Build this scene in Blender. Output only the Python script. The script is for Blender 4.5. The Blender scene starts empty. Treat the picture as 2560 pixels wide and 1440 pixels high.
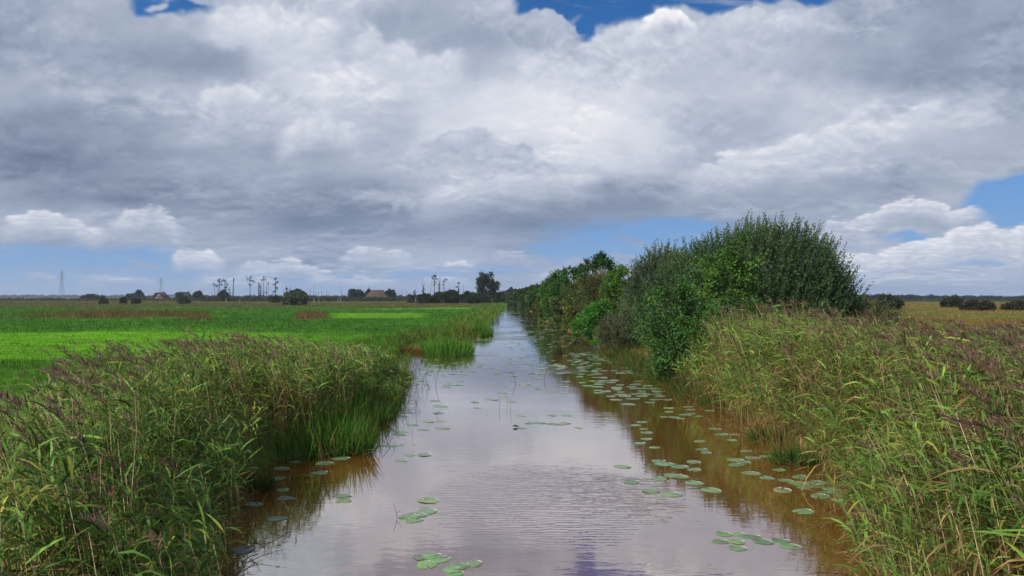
import bpy, math, random
import numpy as np
from mathutils import Vector, Matrix
R = math.radians
SC = bpy.context.scene
COL = SC.collection
rng = np.random.RandomState(11)
CAMH = 3.6
# ---------------------------------------------------------------- sky field
import numpy as np, math
F = 1849.0; HOR = 742.0
_rng = np.random.RandomState(7)
_perm = np.concatenate([_rng.permutation(256)]*3)
_ga = _rng.rand(256)*2*np.pi
_gx, _gy = np.cos(_ga).astype(np.float32), np.sin(_ga).astype(np.float32)
def pnoise(x, y):
    xf = np.floor(x); yf = np.floor(y)
    xi = xf.astype(np.int32) & 255; yi = yf.astype(np.int32) & 255
    x = (x-xf).astype(np.float32); y = (y-yf).astype(np.float32)
    u = x*x*x*(x*(x*6-15)+10); v = y*y*y*(y*(y*6-15)+10)
    a = _perm[xi]; b = _perm[xi+1]
    aa = _perm[a+yi]; ab = _perm[a+yi+1]; ba = _perm[b+yi]; bb = _perm[b+yi+1]
    n00 = _gx[aa]*x+_gy[aa]*y; n10 = _gx[ba]*(x-1)+_gy[ba]*y
    n01 = _gx[ab]*x+_gy[ab]*(y-1); n11 = _gx[bb]*(x-1)+_gy[bb]*(y-1)
    n0 = n00+u*(n10-n00); n1 = n01+u*(n11-n01)
    return (n0+v*(n1-n0))*1.5
def fbm(x, y, o, g=0.5, bil=False):
    s = 0; a = 1.0; t = 0
    for i in range(o):
        n = pnoise(x*(2.03**i)+17.3*i, y*(2.03**i)-9.1*i)
        if bil: n = 2.6*np.abs(n)-.25
        s = s+a*n; t += a; a *= g
    return s/t
def sstep(a, b, x):
    t = np.clip((x-a)/(b-a), 0, 1); return t*t*(3-2*t)

LUM = [
 [165,170,178,192,205,200,178,180,190,190,200,200,190,175,168,165,170],
 [160,166,178,190,216,204,172,174,180,192,204,190,180,172,166,165,172],
 [168,172,165,160,204,214,206,190,200,206,196,196,188,172,160,158,162],
 [186,186,176,192,206,206,210,212,226,226,214,198,204,205,200,192,168],
 [150,162,176,194,190,214,190,216,228,226,214,182,194,214,216,202,180],
 [138,134,160,170,170,176,188,186,192,220,216,184,204,206,186,180,180],
 [160,146,136,148,158,154,164,200,196,164,160,168,170,168,168,184,184],
 [178,184,176,170,158,136,148,150,142,148,156,164,164,176,186,172,180],
 [172,172,176,182,176,166,178,184,172,172,176,176,180,184,190,196,196],
 [176,178,180,182,180,178,182,186,180,178,180,180,182,184,186,188,188]]
# (top edge points, lit value, value at the base, depth, edge softness, strength)
FRONTS = [
 ([(500,30),(560,12),(640,8),(740,22),(840,50)], 222, 208, 130, 14, .7),
 ([(430,70),(470,88),(545,80),(590,110),(640,160)], 158, 160, 120, 8, .0),
 ([(1270,45),(1300,30),(1345,24),(1380,36),(1430,48),(1460,85)], 182, 170, 110, 5, .8),
 ([(1490,105),(1515,92),(1545,70),(1600,62),(1680,70),(1740,52),(1800,32),(1900,22),(2000,30),(2090,12)], 206, 186, 110, 7, .8),
 ([(1588,58),(1625,30),(1660,16),(1695,24),(1732,58)], 246, 225, 46, 5, .95),
 ([(860,80),(920,84),(1000,118),(1080,140),(1160,135)], 222, 208, 120, 26, .7),
 ([(500,245),(540,215),(590,200),(650,225)], 226, 200, 70, 20, .75),
 ([(690,340),(740,300),(800,285),(860,300),(900,335)], 222, 186, 100, 22, .8),
 ([(1000,410),(1060,360),(1120,338),(1190,330),(1240,348),(1320,380)], 190, 180, 90, 8, .85),
 ([(1290,368),(1310,358),(1330,372)], 165, 185, 26, 6, .7),
 ([(1330,415),(1360,404),(1392,416)], 170, 190, 24, 6, .6),
 ([(1040,505),(1080,482),(1180,455),(1280,445),(1380,440),(1500,450)], 214, 150, 105, 18, .8),
 ([(975,505),(1005,482),(1040,505)], 200, 176, 50, 16, .5),
 ([(1540,395),(1640,370),(1720,360),(1760,400)], 212, 170, 90, 22, .55),
 ([(1690,440),(1800,400),(1950,362),(2050,330),(2140,308),(2210,318),(2290,262),(2370,270)], 220, 180, 120, 12, .8),
 ([(20,350),(80,325),(150,350)], 166, 146, 60, 26, .3),
 ([(180,378),(260,355),(340,388)], 168, 146, 70, 26, .35),
 ([(330,390),(480,420),(640,410),(760,440)], 178, 146, 60, 30, .35),
 ([(160,452),(300,440),(430,455)], 140, 168, 60, 28, .5),
 ([(560,500),(680,480),(860,500)], 165, 132, 80, 30, .6),
 ([(0,562),(60,536),(110,526),(165,540),(195,560),(270,578)], 216, 170, 74, 7, .92),
 ([(280,560),(310,535),(345,527),(372,516),(425,540),(460,570)], 206, 170, 76, 9, .85),
 ([(2075,552),(2130,548),(2185,532),(2230,506),(2290,498),(2345,506),(2378,530),(2420,516),(2475,532)], 222, 160, 70, 5, .92),
 ([(2050,590),(2070,555),(2120,545),(2175,585)], 206, 182, 62, 9, .7),
 ([(2060,650),(2120,632),(2190,636),(2280,602),(2350,594),(2420,566),(2470,555),(2520,580),(2620,566)], 224, 184, 120, 5, .9),
 ([(2240,625),(2300,610),(2380,612),(2460,596),(2560,604)], 216, 184, 70, 6, .55),
 ([(2120,668),(2200,655),(2300,652),(2420,640),(2560,648)], 206, 184, 50, 7, .45),
 ([(425,660),(435,635),(470,628),(520,632),(560,650)], 214, 186, 60, 5, .9),
 ([(585,672),(620,652),(680,656),(730,648),(790,668),(830,685)], 214, 188, 46, 5, .85),
 ([(850,650),(880,625),(930,618),(1000,632),(1040,650)], 206, 186, 56, 6, .7),
 ([(880,690),(905,682),(930,692)], 212, 196, 22, 5, .7),
 ([(1110,660),(1150,655),(1190,661)], 220, 196, 16, 4, .8),
 ([(1210,650),(1250,626),(1300,628),(1335,650)], 172, 176, 40, 6, .8),
 ([(1390,664),(1440,640),(1490,652)], 182, 178, 34, 6, .6),
 ([(1330,690),(1420,674),(1520,668),(1600,676)], 210, 192, 40, 8, .7),
 ([(60,690),(100,676),(140,690)], 196, 184, 26, 7, .6),
 ([(480,705),(540,690),(600,700),(660,694),(720,706)], 212, 192, 30, 5, .8),
 ([(760,700),(820,688),(900,700),(960,694),(1010,706)], 210, 192, 28, 5, .75),
 ([(1040,700),(1100,690),(1180,700)], 214, 194, 24, 5, .75),
 ([(2140,700),(2240,690),(2340,698),(2450,688),(2560,698)], 206, 190, 30, 7, .6),
 ([(190,700),(230,686),(290,694),(330,690),(400,700)], 200, 184, 24, 8, .65),
]
# soft blobs: x, y, rx, ry, value, strength
BLOBS = [(200,315,230,42,144,.6),(60,230,90,40,176,.4),(520,120,90,50,154,.75),(470,165,110,40,156,.6),(150,300,220,40,152,.5),(150,395,190,34,130,.7),
 (800,552,110,26,124,.7),(340,470,170,22,134,.6),(1050,80,210,50,170,.7),(1480,510,240,36,142,.7),(1240,545,120,22,140,.6),
 (1840,310,110,70,176,.6),(2400,190,220,40,150,.65),(2280,150,160,40,160,.5),(1420,280,200,90,230,.6),(1200,300,110,50,226,.5),
 (2000,500,260,26,160,.6),(2380,545,90,14,158,.5),(140,604,240,14,156,.6),(1000,575,220,24,158,.5),(700,600,380,20,172,.5),
 (1100,225,60,25,206,.4),(950,300,60,40,184,.5),(2480,340,140,50,178,.5)]
# blue gaps: x, y, rx, ry, edge
GAPS = [(375,8,36,32,.45),(470,6,50,26,.5),(430,20,60,18,.35),(1330,2,62,30,.25),(1420,10,80,36,.35),(1500,22,64,50,.3),(1560,12,80,52,.3),
 (1640,-10,90,40,.3),(1760,-12,120,36,.3),(1900,-16,120,30,.3),(2020,2,80,22,.4),(1470,60,34,26,.3),
 (2530,500,110,54,.3),(2450,505,50,26,.4),(2520,545,60,22,.4),(2570,470,80,40,.3),
 (1600,602,215,50,.5),(1500,628,150,36,.5),(1700,570,120,22,.6),(1400,625,80,18,.7),
 (120,652,240,40,.5),(330,652,120,36,.5),(60,690,120,34,.7),(250,715,240,24,.8),(400,690,120,30,.7),(700,715,200,16,.9),(1060,690,120,12,1.),
 (2270,595,60,10,.6),(2420,660,90,9,.9),(900,705,120,14,.9),(1250,672,80,9,.9)]
PUFFS = [(395,14,26,14,200),(500,-2,34,12,190)]

def sky_field(px, py):
    """cloud value (0..255), cloud cover (0..1) for points given in picture units about the horizon"""
    dy = HOR-py
    k = np.clip(dy, 0, None)
    low = 1-sstep(60, 330, dy)
    Y = 4.1*np.log((np.clip(k,0,9e3)+125)/125)
    w1 = fbm(px/230, Y*1.1, 4); w2 = fbm(px/230+40, Y*1.1+13, 4)
    w3 = fbm(px/80+5, Y*2.6, 4); w4 = fbm(px/80+31, Y*2.6+7, 4)
    bl = fbm(px/120+3, Y*1.9+1, 5, .48, True)                  # cauliflower
    bs = fbm(px/42+71, Y*5.5+23, 4, .55, True)                 # finer lumps of the small low clouds
    amp = np.clip(0.18+k/900, .18, .8)
    xw = px+95*amp*w1+38*amp*w3; yw = py+72*amp*w2+30*amp*w4
    gx = np.clip(xw/160, 0, 15.999); gy = np.clip(yw/80, 0, 8.999)
    i = gx.astype(int); j = gy.astype(int); u = gx-i; v = gy-j
    u = u*u*(3-2*u); v = v*v*(3-2*v)
    T = np.array(LUM, float)
    L = (T[j,i]*(1-u)+T[j,i+1]*u)*(1-v)+(T[j+1,i]*(1-u)+T[j+1,i+1]*u)*v
    out = sstep(2700, 3300, px)+sstep(-140, -740, px)*0
    out = np.clip(np.where(px < 1280, sstep(0,1,(-140-px)/600), sstep(0,1,(px-2700)/600))+sstep(40,420,-py),0,1)
    gen = 186+75*fbm(px/520+9, Y*1.0+4, 5)
    L = L*(1-out)+gen*out
    # broad soft relief and fine wisps
    patch = sstep(-.12, .3, fbm(px/330+22, Y*1.0+31, 3))
    L = L+17*fbm(px/330+60, Y*1.3, 3, .5)+(9+15*patch)*fbm(px/110+90, Y*2.3+5, 5, .5)*np.clip(amp*1.7,.5,1)
    lowf = L.copy(); L = 178+(L-177)*np.where(L > 177, .93, 1.1); bm = fbm(px/85+33, Y*3.1+61, 5, .5, True); L = L+15*(bm-.28)*(.25+.75*patch)
    for (x,y,rx,ry,val,s) in BLOBS:
        m = np.exp(-(((xw-x)/rx)**2+((yw-y)/ry)**2)*.9)*s
        L = L+(val-L)*m
    ex = px+26*amp*w3+50*amp*w1*.5
    ey0 = 34*amp*(bl-.25)+18*amp*w4
    for (pts,lit,base,dep,soft,s) in FRONTS:
        if s <= 0: continue
        xs = np.array([p[0] for p in pts], float); ys = np.array([p[1] for p in pts], float)
        span = xs[-1]-xs[0]
        sel = (px > xs[0]-span*.3-60) & (px < xs[-1]+span*.3+60) & (py > ys.min()-70) & (py < ys.max()+dep+90)
        if not sel.any(): continue
        e = ex[sel]; sd = py[sel]+ey0[sel]*min(1,dep/70)+(7 if ys.min() > 480 else 3)*(bs[sel]-.3)-np.interp(e, xs, ys)
        fx = sstep(xs[0]-span*.08, xs[0]+span*.16, e)*(1-sstep(xs[-1]-span*.16, xs[-1]+span*.08, e))
        d = dep*(1+.35*w3[sel])
        m = sstep(-soft*.7, soft*.7, sd)*(1-sstep(.45, 1.05, sd/d))*fx*s
        t = np.clip(sd/d, 0, 1)
        val = lit+(base-lit)*t+16*(bl[sel]-.2)*(1-t*.6)+(26 if ys.min() > 480 else 12)*(bs[sel]-.3)*(1-t*.4)
        L[sel] = L[sel]+(val-L[sel])*m
    # billow relief: light from above
    g = bl-np.roll(bl, 5, axis=0)
    L = L+np.clip(40*g, -9, 10)*np.clip(1-out*.6,0,1)*(.12+.75*patch*(.4+.6*low))
    for (sx,sy,ox,am,sc) in ((300,1.25,3,14,.9),(150,2.2,50,12,.7),(75,3.4,90,6,.5)):       # overlapping puffs with sunlit upper rims
        c_ = fbm(px/sx+ox+.5*w1, Y*sy+ox*.7+.5*w2, 5, .5)
        gr = np.clip((c_-np.roll(c_,-3,axis=0))*(-60)*sc, -1, 1)
        gr = np.clip(-gr, 0, 1)
        ins = sstep(.02,.055,c_)
        L = L+ins*am*np.exp(-np.clip(c_-.03,0,None)/.11)*(.25+.75*gr)*(.35+.65*patch)*np.clip(1-out*.7,0,1)-am*.35*ins*(1-np.exp(-np.clip(c_-.03,0,None)/.2))
    A = np.ones_like(L)
    gxw = px+55*amp*w1+34*amp*w3; gyw = py+40*amp*w2+26*amp*w4+16*amp*(bl-.2)
    for (x,y,rx,ry,soft) in GAPS:
        r = np.sqrt(((gxw-x)/rx)**2+((gyw-y)/ry)**2)
        A = np.minimum(A, sstep(1-soft, 1+soft, r)*(1-.0)+.0)
    wisp = sstep(.05, .5, fbm(px/260+8, py/40+3-px/700, 5, .55))
    A = np.maximum(A, wisp*.42*(1-sstep(40,140,py)))
    A = np.maximum(A, .8*sstep(.05,.4,fbm(px/95+4, py/26+8, 5))*sstep(190,120,dy))
    A = np.maximum(A, .22*low*sstep(-.1,.5,fbm(px/170, Y*3+50, 5)))
    for (pts,lit,base,dep,soft,s) in FRONTS:                     # cloud in front of the gaps
        if s < .6 or dep > 125: continue
        xs = np.array([p[0] for p in pts], float); ys = np.array([p[1] for p in pts], float); span = xs[-1]-xs[0]
        sel = (px > xs[0]-span*.3-60) & (px < xs[-1]+span*.3+60) & (py > ys.min()-70) & (py < ys.max()+dep+90)
        if not sel.any(): continue
        e = ex[sel]; sd = py[sel]+ey0[sel]*min(1,dep/70)-np.interp(e, xs, ys)
        fx = sstep(xs[0]-span*.08, xs[0]+span*.16, e)*(1-sstep(xs[-1]-span*.16, xs[-1]+span*.08, e))
        m = sstep(-soft, soft, sd)*(1-sstep(.5, 1.0, sd/dep))*fx
        A[sel] = np.maximum(A[sel], m*min(1, s+.15))
    for (x,y,rx,ry,val) in PUFFS:
        r = np.sqrt(((gxw-x)/rx)**2+((gyw-y)/ry)**2); m = 1-sstep(.5,1.2,r)
        A = np.maximum(A, .8*m); L = L+(val-L)*m
    A = A*(1-out)+out*sstep(-.25, .1, fbm(px/600+70, Y*.9+9, 5))
    return np.clip(L, 90, 250), np.clip(A, 0, 1)

def sky_rgb(L, A, dy):
    """display values of the cloud with its own tint; the air between is bluer low down"""
    n = L/255.
    r = n*(.92+.25*(n-.62)); g = n*1.0; b = n*(1.14-.38*(n-.62))
    hz = np.exp(-np.clip(dy,0,None)/65.)*.66*(1-.45*sstep(.74,.86,n))
    hb = np.array([.55,.66,.86])
    r = r+(hb[0]+.35*(n-.7)-r)*hz; g = g+(hb[1]+.3*(n-.7)-g)*hz; b = b+(hb[2]+.2*(n-.7)-b)*hz
    return np.stack([r,g,np.clip(b,0,1)], -1)
# ---------------------------------------------------------------- helpers
def at(px, py, d):
    return Vector(((px-1280)/F*d, d, CAMH+(HOR-py)/F*d))
def onz(px, py, z=0.0):
    d = (CAMH-z)*F/(py-HOR); return Vector(((px-1280)/F*d, d, z))
def nrm(a): return a/np.maximum(np.linalg.norm(a, axis=-1, keepdims=True), 1e-9)

class MB:
    """gathers vertex, face and tint arrays; build() links them as one mesh object"""
    def __init__(s): s.V=[]; s.Q=[]; s.T=[]; s.C=[]; s.n=0
    def add(s, V, Q=None, T=None, C=None):
        V = np.asarray(V, np.float32).reshape(-1,3)
        if Q is not None and len(Q): s.Q.append(np.asarray(Q, np.int64).reshape(-1,4)+s.n)
        if T is not None and len(T): s.T.append(np.asarray(T, np.int64).reshape(-1,3)+s.n)
        C = np.asarray(C if C is not None else (.5,.5,.5), np.float32)
        if C.ndim == 1: C = np.broadcast_to(C, (len(V),3))
        s.V.append(V); s.C.append(C.reshape(-1,3)); s.n += len(V)
    def mesh(s, name, smooth=False):
        V = np.concatenate(s.V); C = np.concatenate(s.C)
        Q = np.concatenate(s.Q) if s.Q else np.zeros((0,4), np.int64)
        T = np.concatenate(s.T) if s.T else np.zeros((0,3), np.int64)
        me = bpy.data.meshes.new(name)
        me.vertices.add(len(V)); me.vertices.foreach_set('co', V.ravel())
        loops = np.concatenate([Q.ravel(), T.ravel()]).astype(np.int32)
        me.loops.add(len(loops)); me.loops.foreach_set('vertex_index', loops)
        tot = np.concatenate([np.full(len(Q),4,np.int32), np.full(len(T),3,np.int32)])
        st = np.concatenate([[0], np.cumsum(tot)[:-1]]).astype(np.int32) if len(tot) else tot
        me.polygons.add(len(tot)); me.polygons.foreach_set('loop_start', st); me.polygons.foreach_set('loop_total', tot)
        if smooth: me.polygons.foreach_set('use_smooth', np.ones(len(tot), bool))
        a = me.attributes.new('tint', 'FLOAT_COLOR', 'POINT')
        a.data.foreach_set('color', np.concatenate([np.clip(C,0,1), np.ones((len(C),1),np.float32)],1).ravel().astype(np.float32))
        me.update(calc_edges=True); me.validate()
        return me
    def build(s, name, mat, parent=None, smooth=False):
        me = s.mesh(name, smooth); me.materials.append(mat)
        return link(name, me, parent)
def link(name, me, parent=None):
    o = bpy.data.objects.new(name, me); COL.objects.link(o)
    if parent is not None: o.parent = parent
    return o
def tag(o, label=None, cat=None, group=None, kind=None):
    for k, v in (('label',label),('category',cat),('group',group),('kind',kind)):
        if v: o[k] = v
    return o
def thing(name, loc, label, cat, group=None):
    o = bpy.data.objects.new(name, None); COL.objects.link(o); o.location = loc; o.empty_display_size = .3
    return tag(o, label, cat, group)

def tubes(mb, P, rad, col, sides=3):
    """P: (N,K,3) centre lines, rad (N,K) or (K,), col (3,), (N,3) or (N,K,3): tapered prisms"""
    P = np.asarray(P, float); N,K,_ = P.shape
    rad = np.broadcast_to(np.asarray(rad, float), (N,K))
    D = nrm(np.gradient(P, axis=1))
    ref = np.where(np.abs(D[...,2:3]) > .9, np.array([1.,0,0]), np.array([0,0,1.]))
    A = nrm(np.cross(D, ref)); B = np.cross(D, A)
    th = np.arange(sides)*2*np.pi/sides
    V = P[:,:,None,:]+rad[:,:,None,None]*(np.cos(th)[None,None,:,None]*A[:,:,None,:]+np.sin(th)[None,None,:,None]*B[:,:,None,:])
    idx = np.arange(N*K*sides).reshape(N,K,sides); nx = np.roll(idx, -1, axis=2)
    Q = np.stack([idx[:,:-1], nx[:,:-1], nx[:,1:], idx[:,1:]], -1).reshape(-1,4)
    col = np.asarray(col, float)
    if col.ndim == 1: C = np.broadcast_to(col, (N*K*sides,3))
    elif col.ndim == 2: C = np.broadcast_to(col[:,None,None,:], (N,K,sides,3)).reshape(-1,3)
    else: C = np.broadcast_to(col[:,:,None,:], (N,K,sides,3)).reshape(-1,3)
    T = []
    if sides == 3: T = idx[:,-1]
    mb.add(V.reshape(-1,3), Q, T, C)

def kites(mb, P, D, S, L, W, C, fold=.12):
    """leaf shaped quads: base, side, tip, side"""
    L = np.asarray(L)[:,None]; W = np.asarray(W)[:,None]
    Nn = np.cross(D, S)
    m = P+D*L*.45
    V = np.stack([P, m+S*W*.5+Nn*W*fold, P+D*L, m-S*W*.5+Nn*W*fold], 1)
    n = len(P); Q = np.arange(n*4).reshape(n,4)
    mb.add(V.reshape(-1,3), Q, None, np.repeat(np.asarray(C), 4, axis=0))

def strips(mb, P, D, S, L, W, drop, C0, C1, side=None):
    """long bent blades: three joints that droop, pointed tip"""
    n = len(P); L = np.asarray(L)[:,None]; W = np.asarray(W)[:,None]; drop = np.asarray(drop)[:,None]
    ts = (0,.34,.7,1.); ws = (.5,1.,.78,0.)
    dn = np.array([0,0,-1.]); pts = []; cs = []
    for t, w in zip(ts, ws):
        c = P+D*L*t+dn*drop*L*t*t
        if side is not None: c = c+side*L*t*t
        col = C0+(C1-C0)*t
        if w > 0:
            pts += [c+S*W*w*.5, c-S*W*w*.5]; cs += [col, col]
        else: pts += [c]; cs += [col]
    V = np.stack(pts, 1); C = np.stack(cs, 1); o = (np.arange(n)*7)[:,None]
    Q = np.concatenate([o+np.array([0,1,3,2]), o+np.array([2,3,5,4])])
    T = o+np.array([4,5,6])
    mb.add(V.reshape(-1,3), Q, T, C.reshape(-1,3))

def rdir(n, r=None):
    r = r or rng
    v = r.normal(size=(n,3)); return nrm(v)
def perp(D, r=None):
    return nrm(np.cross(D, rdir(len(D), r)))

# ---------------------------------------------------------------- materials
def mat(name):
    m = bpy.data.materials.new(name); m.use_nodes = True
    nt = m.node_tree; nt.nodes.clear()
    return m, nt, nt.nodes, nt.links
def leaf_mat(name, rough=.5, trans=.3, spec=.4, vary=.25, scale=3.0):
    m, nt, N, Lk = mat(name)
    at_ = N.new('ShaderNodeAttribute'); at_.attribute_name = 'tint'
    geo = N.new('ShaderNodeNewGeometry')
    nz = N.new('ShaderNodeTexNoise'); nz.inputs['Scale'].default_value = scale; nz.inputs['Detail'].default_value = 3
    Lk.new(geo.outputs['Position'], nz.inputs['Vector'])
    mr = N.new('ShaderNodeMapRange'); mr.inputs[1].default_value = .3; mr.inputs[2].default_value = .7
    mr.inputs[3].default_value = 1-vary; mr.inputs[4].default_value = 1+vary
    Lk.new(nz.outputs[0], mr.inputs[0])
    mx = N.new('ShaderNodeVectorMath'); mx.operation = 'SCALE'
    Lk.new(at_.outputs['Color'], mx.inputs[0]); Lk.new(mr.outputs[0], mx.inputs['Scale'])
    p = N.new('ShaderNodeBsdfPrincipled'); p.inputs['Roughness'].default_value = rough
    p.inputs['Specular IOR Level'].default_value = spec
    Lk.new(mx.outputs[0], p.inputs['Base Color'])
    o = N.new('ShaderNodeOutputMaterial')
    if trans > 0:
        t = N.new('ShaderNodeBsdfTranslucent'); Lk.new(mx.outputs[0], t.inputs['Color'])
        ms = N.new('ShaderNodeMixShader'); ms.inputs[0].default_value = trans
        Lk.new(p.outputs[0], ms.inputs[1]); Lk.new(t.outputs[0], ms.inputs[2]); Lk.new(ms.outputs[0], o.inputs[0])
    else: Lk.new(p.outputs[0], o.inputs[0])
    return m
M_REED = leaf_mat('reed_leaf', .5, .3, .14, .22, 1.3)
M_STEM = leaf_mat('reed_stem', .5, 0, .3, .2, 4)
M_PLUME = leaf_mat('reed_plume', .9, .25, .05, .25, 3)
M_LEAF = leaf_mat('bush_leaf', .5, .28, .22, .22, .9)
M_FAR = leaf_mat('far_foliage', .7, .2, .1, .25, .2)
M_GRASS = leaf_mat('grass_blade', .65, .3, .08, .2, .5)
M_BARK = leaf_mat('bark', .9, 0, .1, .35, 2.5)

# ---------------------------------------------------------------- banks
LE_ = np.array([(-60,-4),(3,-2.3),(7,-2.85),(9.6,-3.75),(12,-4.4),(15.2,-5.3),(16.0,-5.0),(16.7,-3.6),(20,-3.65),(25,-4.0),(31,-4.5),(42,-6.0),
  (46,-6.3),(52,-6.9),(58,-6.6),(62,-4.4),(66,-3.0),(74,-3.2),(95,-3.3),(148,-3.2),(256,-2.1),(400,-4),(600,-14),(700,-20)])
RE_ = np.array([(-60,4),(3,2.5),(7,3.5),(9.6,4.5),(12.4,5.9),(16.4,6.3),(26,6.6),(34,6.3),(53,6.3),(63,6.1),(121,4.4),(266,3.1),(400,2.5),(600,-6),(700,-12)])
def LE(y): return np.interp(y, LE_[:,0], LE_[:,1])
def RE(y): return np.interp(y, RE_[:,0], RE_[:,1])
def ground_z(x, y):
    a = sstep(-.2, 1.1, LE(y)-x); b = sstep(-.2, 1.3, x-RE(y))
    return -.75+1.1*a+1.2*b+.05*pnoise(x/6., y/6.)*np.maximum(a,b)
# ---------------------------------------------------------------- camera, sun, sky
cam = bpy.data.cameras.new('camera'); co = bpy.data.objects.new('camera', cam); COL.objects.link(co)
cam.sensor_width = 36; cam.lens = 36*F/2560; cam.clip_end = 20000; cam.clip_start = .05
co.location = (0,0,CAMH); co.rotation_euler = (R(90)+math.atan((HOR-720)/F), 0, 0)
SC.camera = co
SUN_DIR = Vector((-.64,-.50,.62)).normalized()
sl = bpy.data.lights.new('sun', 'SUN'); sl.energy = 5.0; sl.angle = R(1.5); sl.color = (1,.95,.86)
so = bpy.data.objects.new('sun', sl); COL.objects.link(so); so.location = (-30,-30,60)
so.rotation_euler = (-SUN_DIR).to_track_quat('-Z','Y').to_euler()

def lin(c): return np.where(c <= .04045, c/12.92, ((c+.055)/1.055)**2.4)
def build_world():
    w = bpy.data.worlds.new('World'); SC.world = w; w.use_nodes = True
    nt = w.node_tree; N = nt.nodes; Lk = nt.links; N.clear()
    WU, WV, PU, PV = 2600, 1100, 1.7, 1.6
    s = (np.arange(WU)+.5)/WU*2-1; t = (np.arange(WV)+.5)/WV
    az = np.pi*np.sign(s)*np.abs(s)**PU; el = np.pi/2*t**PV
    AZ, EL = np.meshgrid(az, el[::-1])                     # rows from the zenith down
    ac = np.clip(AZ, -np.pi/4, np.pi/4)
    gx = np.tan(ac)+2*(AZ-ac)
    te = np.tan(np.minimum(EL, 1.1))+np.maximum(EL-1.1,0)*3
    px = 1280+F*gx; py = HOR-F*te/np.cos(ac)
    L, A = sky_field(px, py)
    c = lin(np.clip(sky_rgb(L, A, HOR-py), 0, 1))
    img = bpy.data.images.new('cloud_field', WU, WV, alpha=True, float_buffer=True)
    img.colorspace_settings.name = 'Non-Color'; img.alpha_mode = 'CHANNEL_PACKED'
    px4 = np.concatenate([c, A[...,None]], -1)[::-1].astype(np.float32)
    img.pixels.foreach_set(np.ascontiguousarray(px4).ravel()); img.update()
    def M(op, a, b=None):
        n = N.new('ShaderNodeMath'); n.operation = op
        for i, v in enumerate((a,b)):
            if v is None: continue
            if isinstance(v, (int,float)): n.inputs[i].default_value = v
            else: Lk.new(v, n.inputs[i])
        return n.outputs[0]
    tc = N.new('ShaderNodeTexCoord'); sp = N.new('ShaderNodeSeparateXYZ'); Lk.new(tc.outputs['Generated'], sp.inputs[0])
    a = M('ARCTAN2', sp.outputs[0], sp.outputs[1])
    u = M('MULTIPLY', M('SIGN', a), M('POWER', M('DIVIDE', M('ABSOLUTE', a), math.pi), 1/PU))
    u = M('ADD', M('MULTIPLY', u, .5), .5)
    e = M('MAXIMUM', M('ARCSINE', sp.outputs[2]), 0.0)
    v = M('POWER', M('DIVIDE', e, math.pi/2), 1/PV)
    v = M('MAXIMUM', v, 1.5/WV)
    cx = N.new('ShaderNodeCombineXYZ'); Lk.new(u, cx.inputs[0]); Lk.new(v, cx.inputs[1])
    im = N.new('ShaderNodeTexImage'); im.image = img; im.interpolation = 'Cubic'; im.extension = 'EXTEND'
    Lk.new(cx.outputs[0], im.inputs[0])
    sky = N.new('ShaderNodeTexSky'); sky.sky_type = 'NISHITA'; sky.sun_disc = False
    sky.sun_elevation = math.asin(SUN_DIR.z); sky.sun_rotation = math.atan2(SUN_DIR.x, SUN_DIR.y)
    sky.air_density = 1.0; sky.dust_density = .3; sky.ozone_density = 3.0
    b1 = N.new('ShaderNodeBackground'); b1.inputs[1].default_value = .085; 
    # clear northern air: deep blue overhead, paler towards the horizon, over the physical sky
    rp = N.new('ShaderNodeValToRGB'); cr = rp.color_ramp; cr.elements[0].position = 0; cr.elements[1].position = .42
    Lk.new(M('DIVIDE', e, R(60)), rp.inputs[0])
    for q, cl in ((0,(.25,.42,.74)),(.42,(.008,.095,.33))):
        [x for x in cr.elements if abs(x.position-q) < 1e-3][0].color = (*cl,1)
    for q, cl in ((.05,(.17,.36,.70)),(.17,(.09,.28,.67)),(.30,(.024,.155,.47))):
        x = cr.elements.new(q); x.color = (*cl,1)
    vm = N.new('ShaderNodeVectorMath'); vm.operation = 'SCALE'; vm.inputs['Scale'].default_value = 1/.085; Lk.new(rp.outputs[0], vm.inputs[0])
    mc = N.new('ShaderNodeMix'); mc.data_type = 'RGBA'; mc.inputs['Factor'].default_value = .86
    Lk.new(sky.outputs[0], mc.inputs['A']); Lk.new(vm.outputs[0], mc.inputs['B']); Lk.new(mc.outputs['Result'], b1.inputs[0])
    b2 = N.new('ShaderNodeBackground'); b2.inputs[1].default_value = 1.0; Lk.new(im.outputs['Color'], b2.inputs[0])
    mx = N.new('ShaderNodeMixShader'); Lk.new(im.outputs['Alpha'], mx.inputs[0]); Lk.new(b1.outputs[0], mx.inputs[1]); Lk.new(b2.outputs[0], mx.inputs[2])
    o = N.new('ShaderNodeOutputWorld'); Lk.new(mx.outputs[0], o.inputs[0])
    w.cycles.sampling_method = 'MANUAL'; w.cycles.sample_map_resolution = 1024
build_world()
SC.view_settings.view_transform = 'Standard'; SC.view_settings.look = 'None'
SC.view_settings.exposure = 0; SC.view_settings.gamma = 1
SC.render.engine = 'CYCLES'
cy = SC.cycles; cy.use_denoising = True; cy.max_bounces = 6; cy.diffuse_bounces = 3; cy.glossy_bounces = 3
cy.transmission_bounces = 3; cy.transparent_max_bounces = 6; cy.use_adaptive_sampling = True; cy.adaptive_threshold = .015
cy.sample_clamp_indirect = 4
try:
    cy.denoiser = 'OPENIMAGEDENOISE'; cy.denoising_input_passes = 'RGB_ALBEDO_NORMAL'; cy.denoising_prefilter = 'ACCURATE'
except Exception: pass
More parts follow.
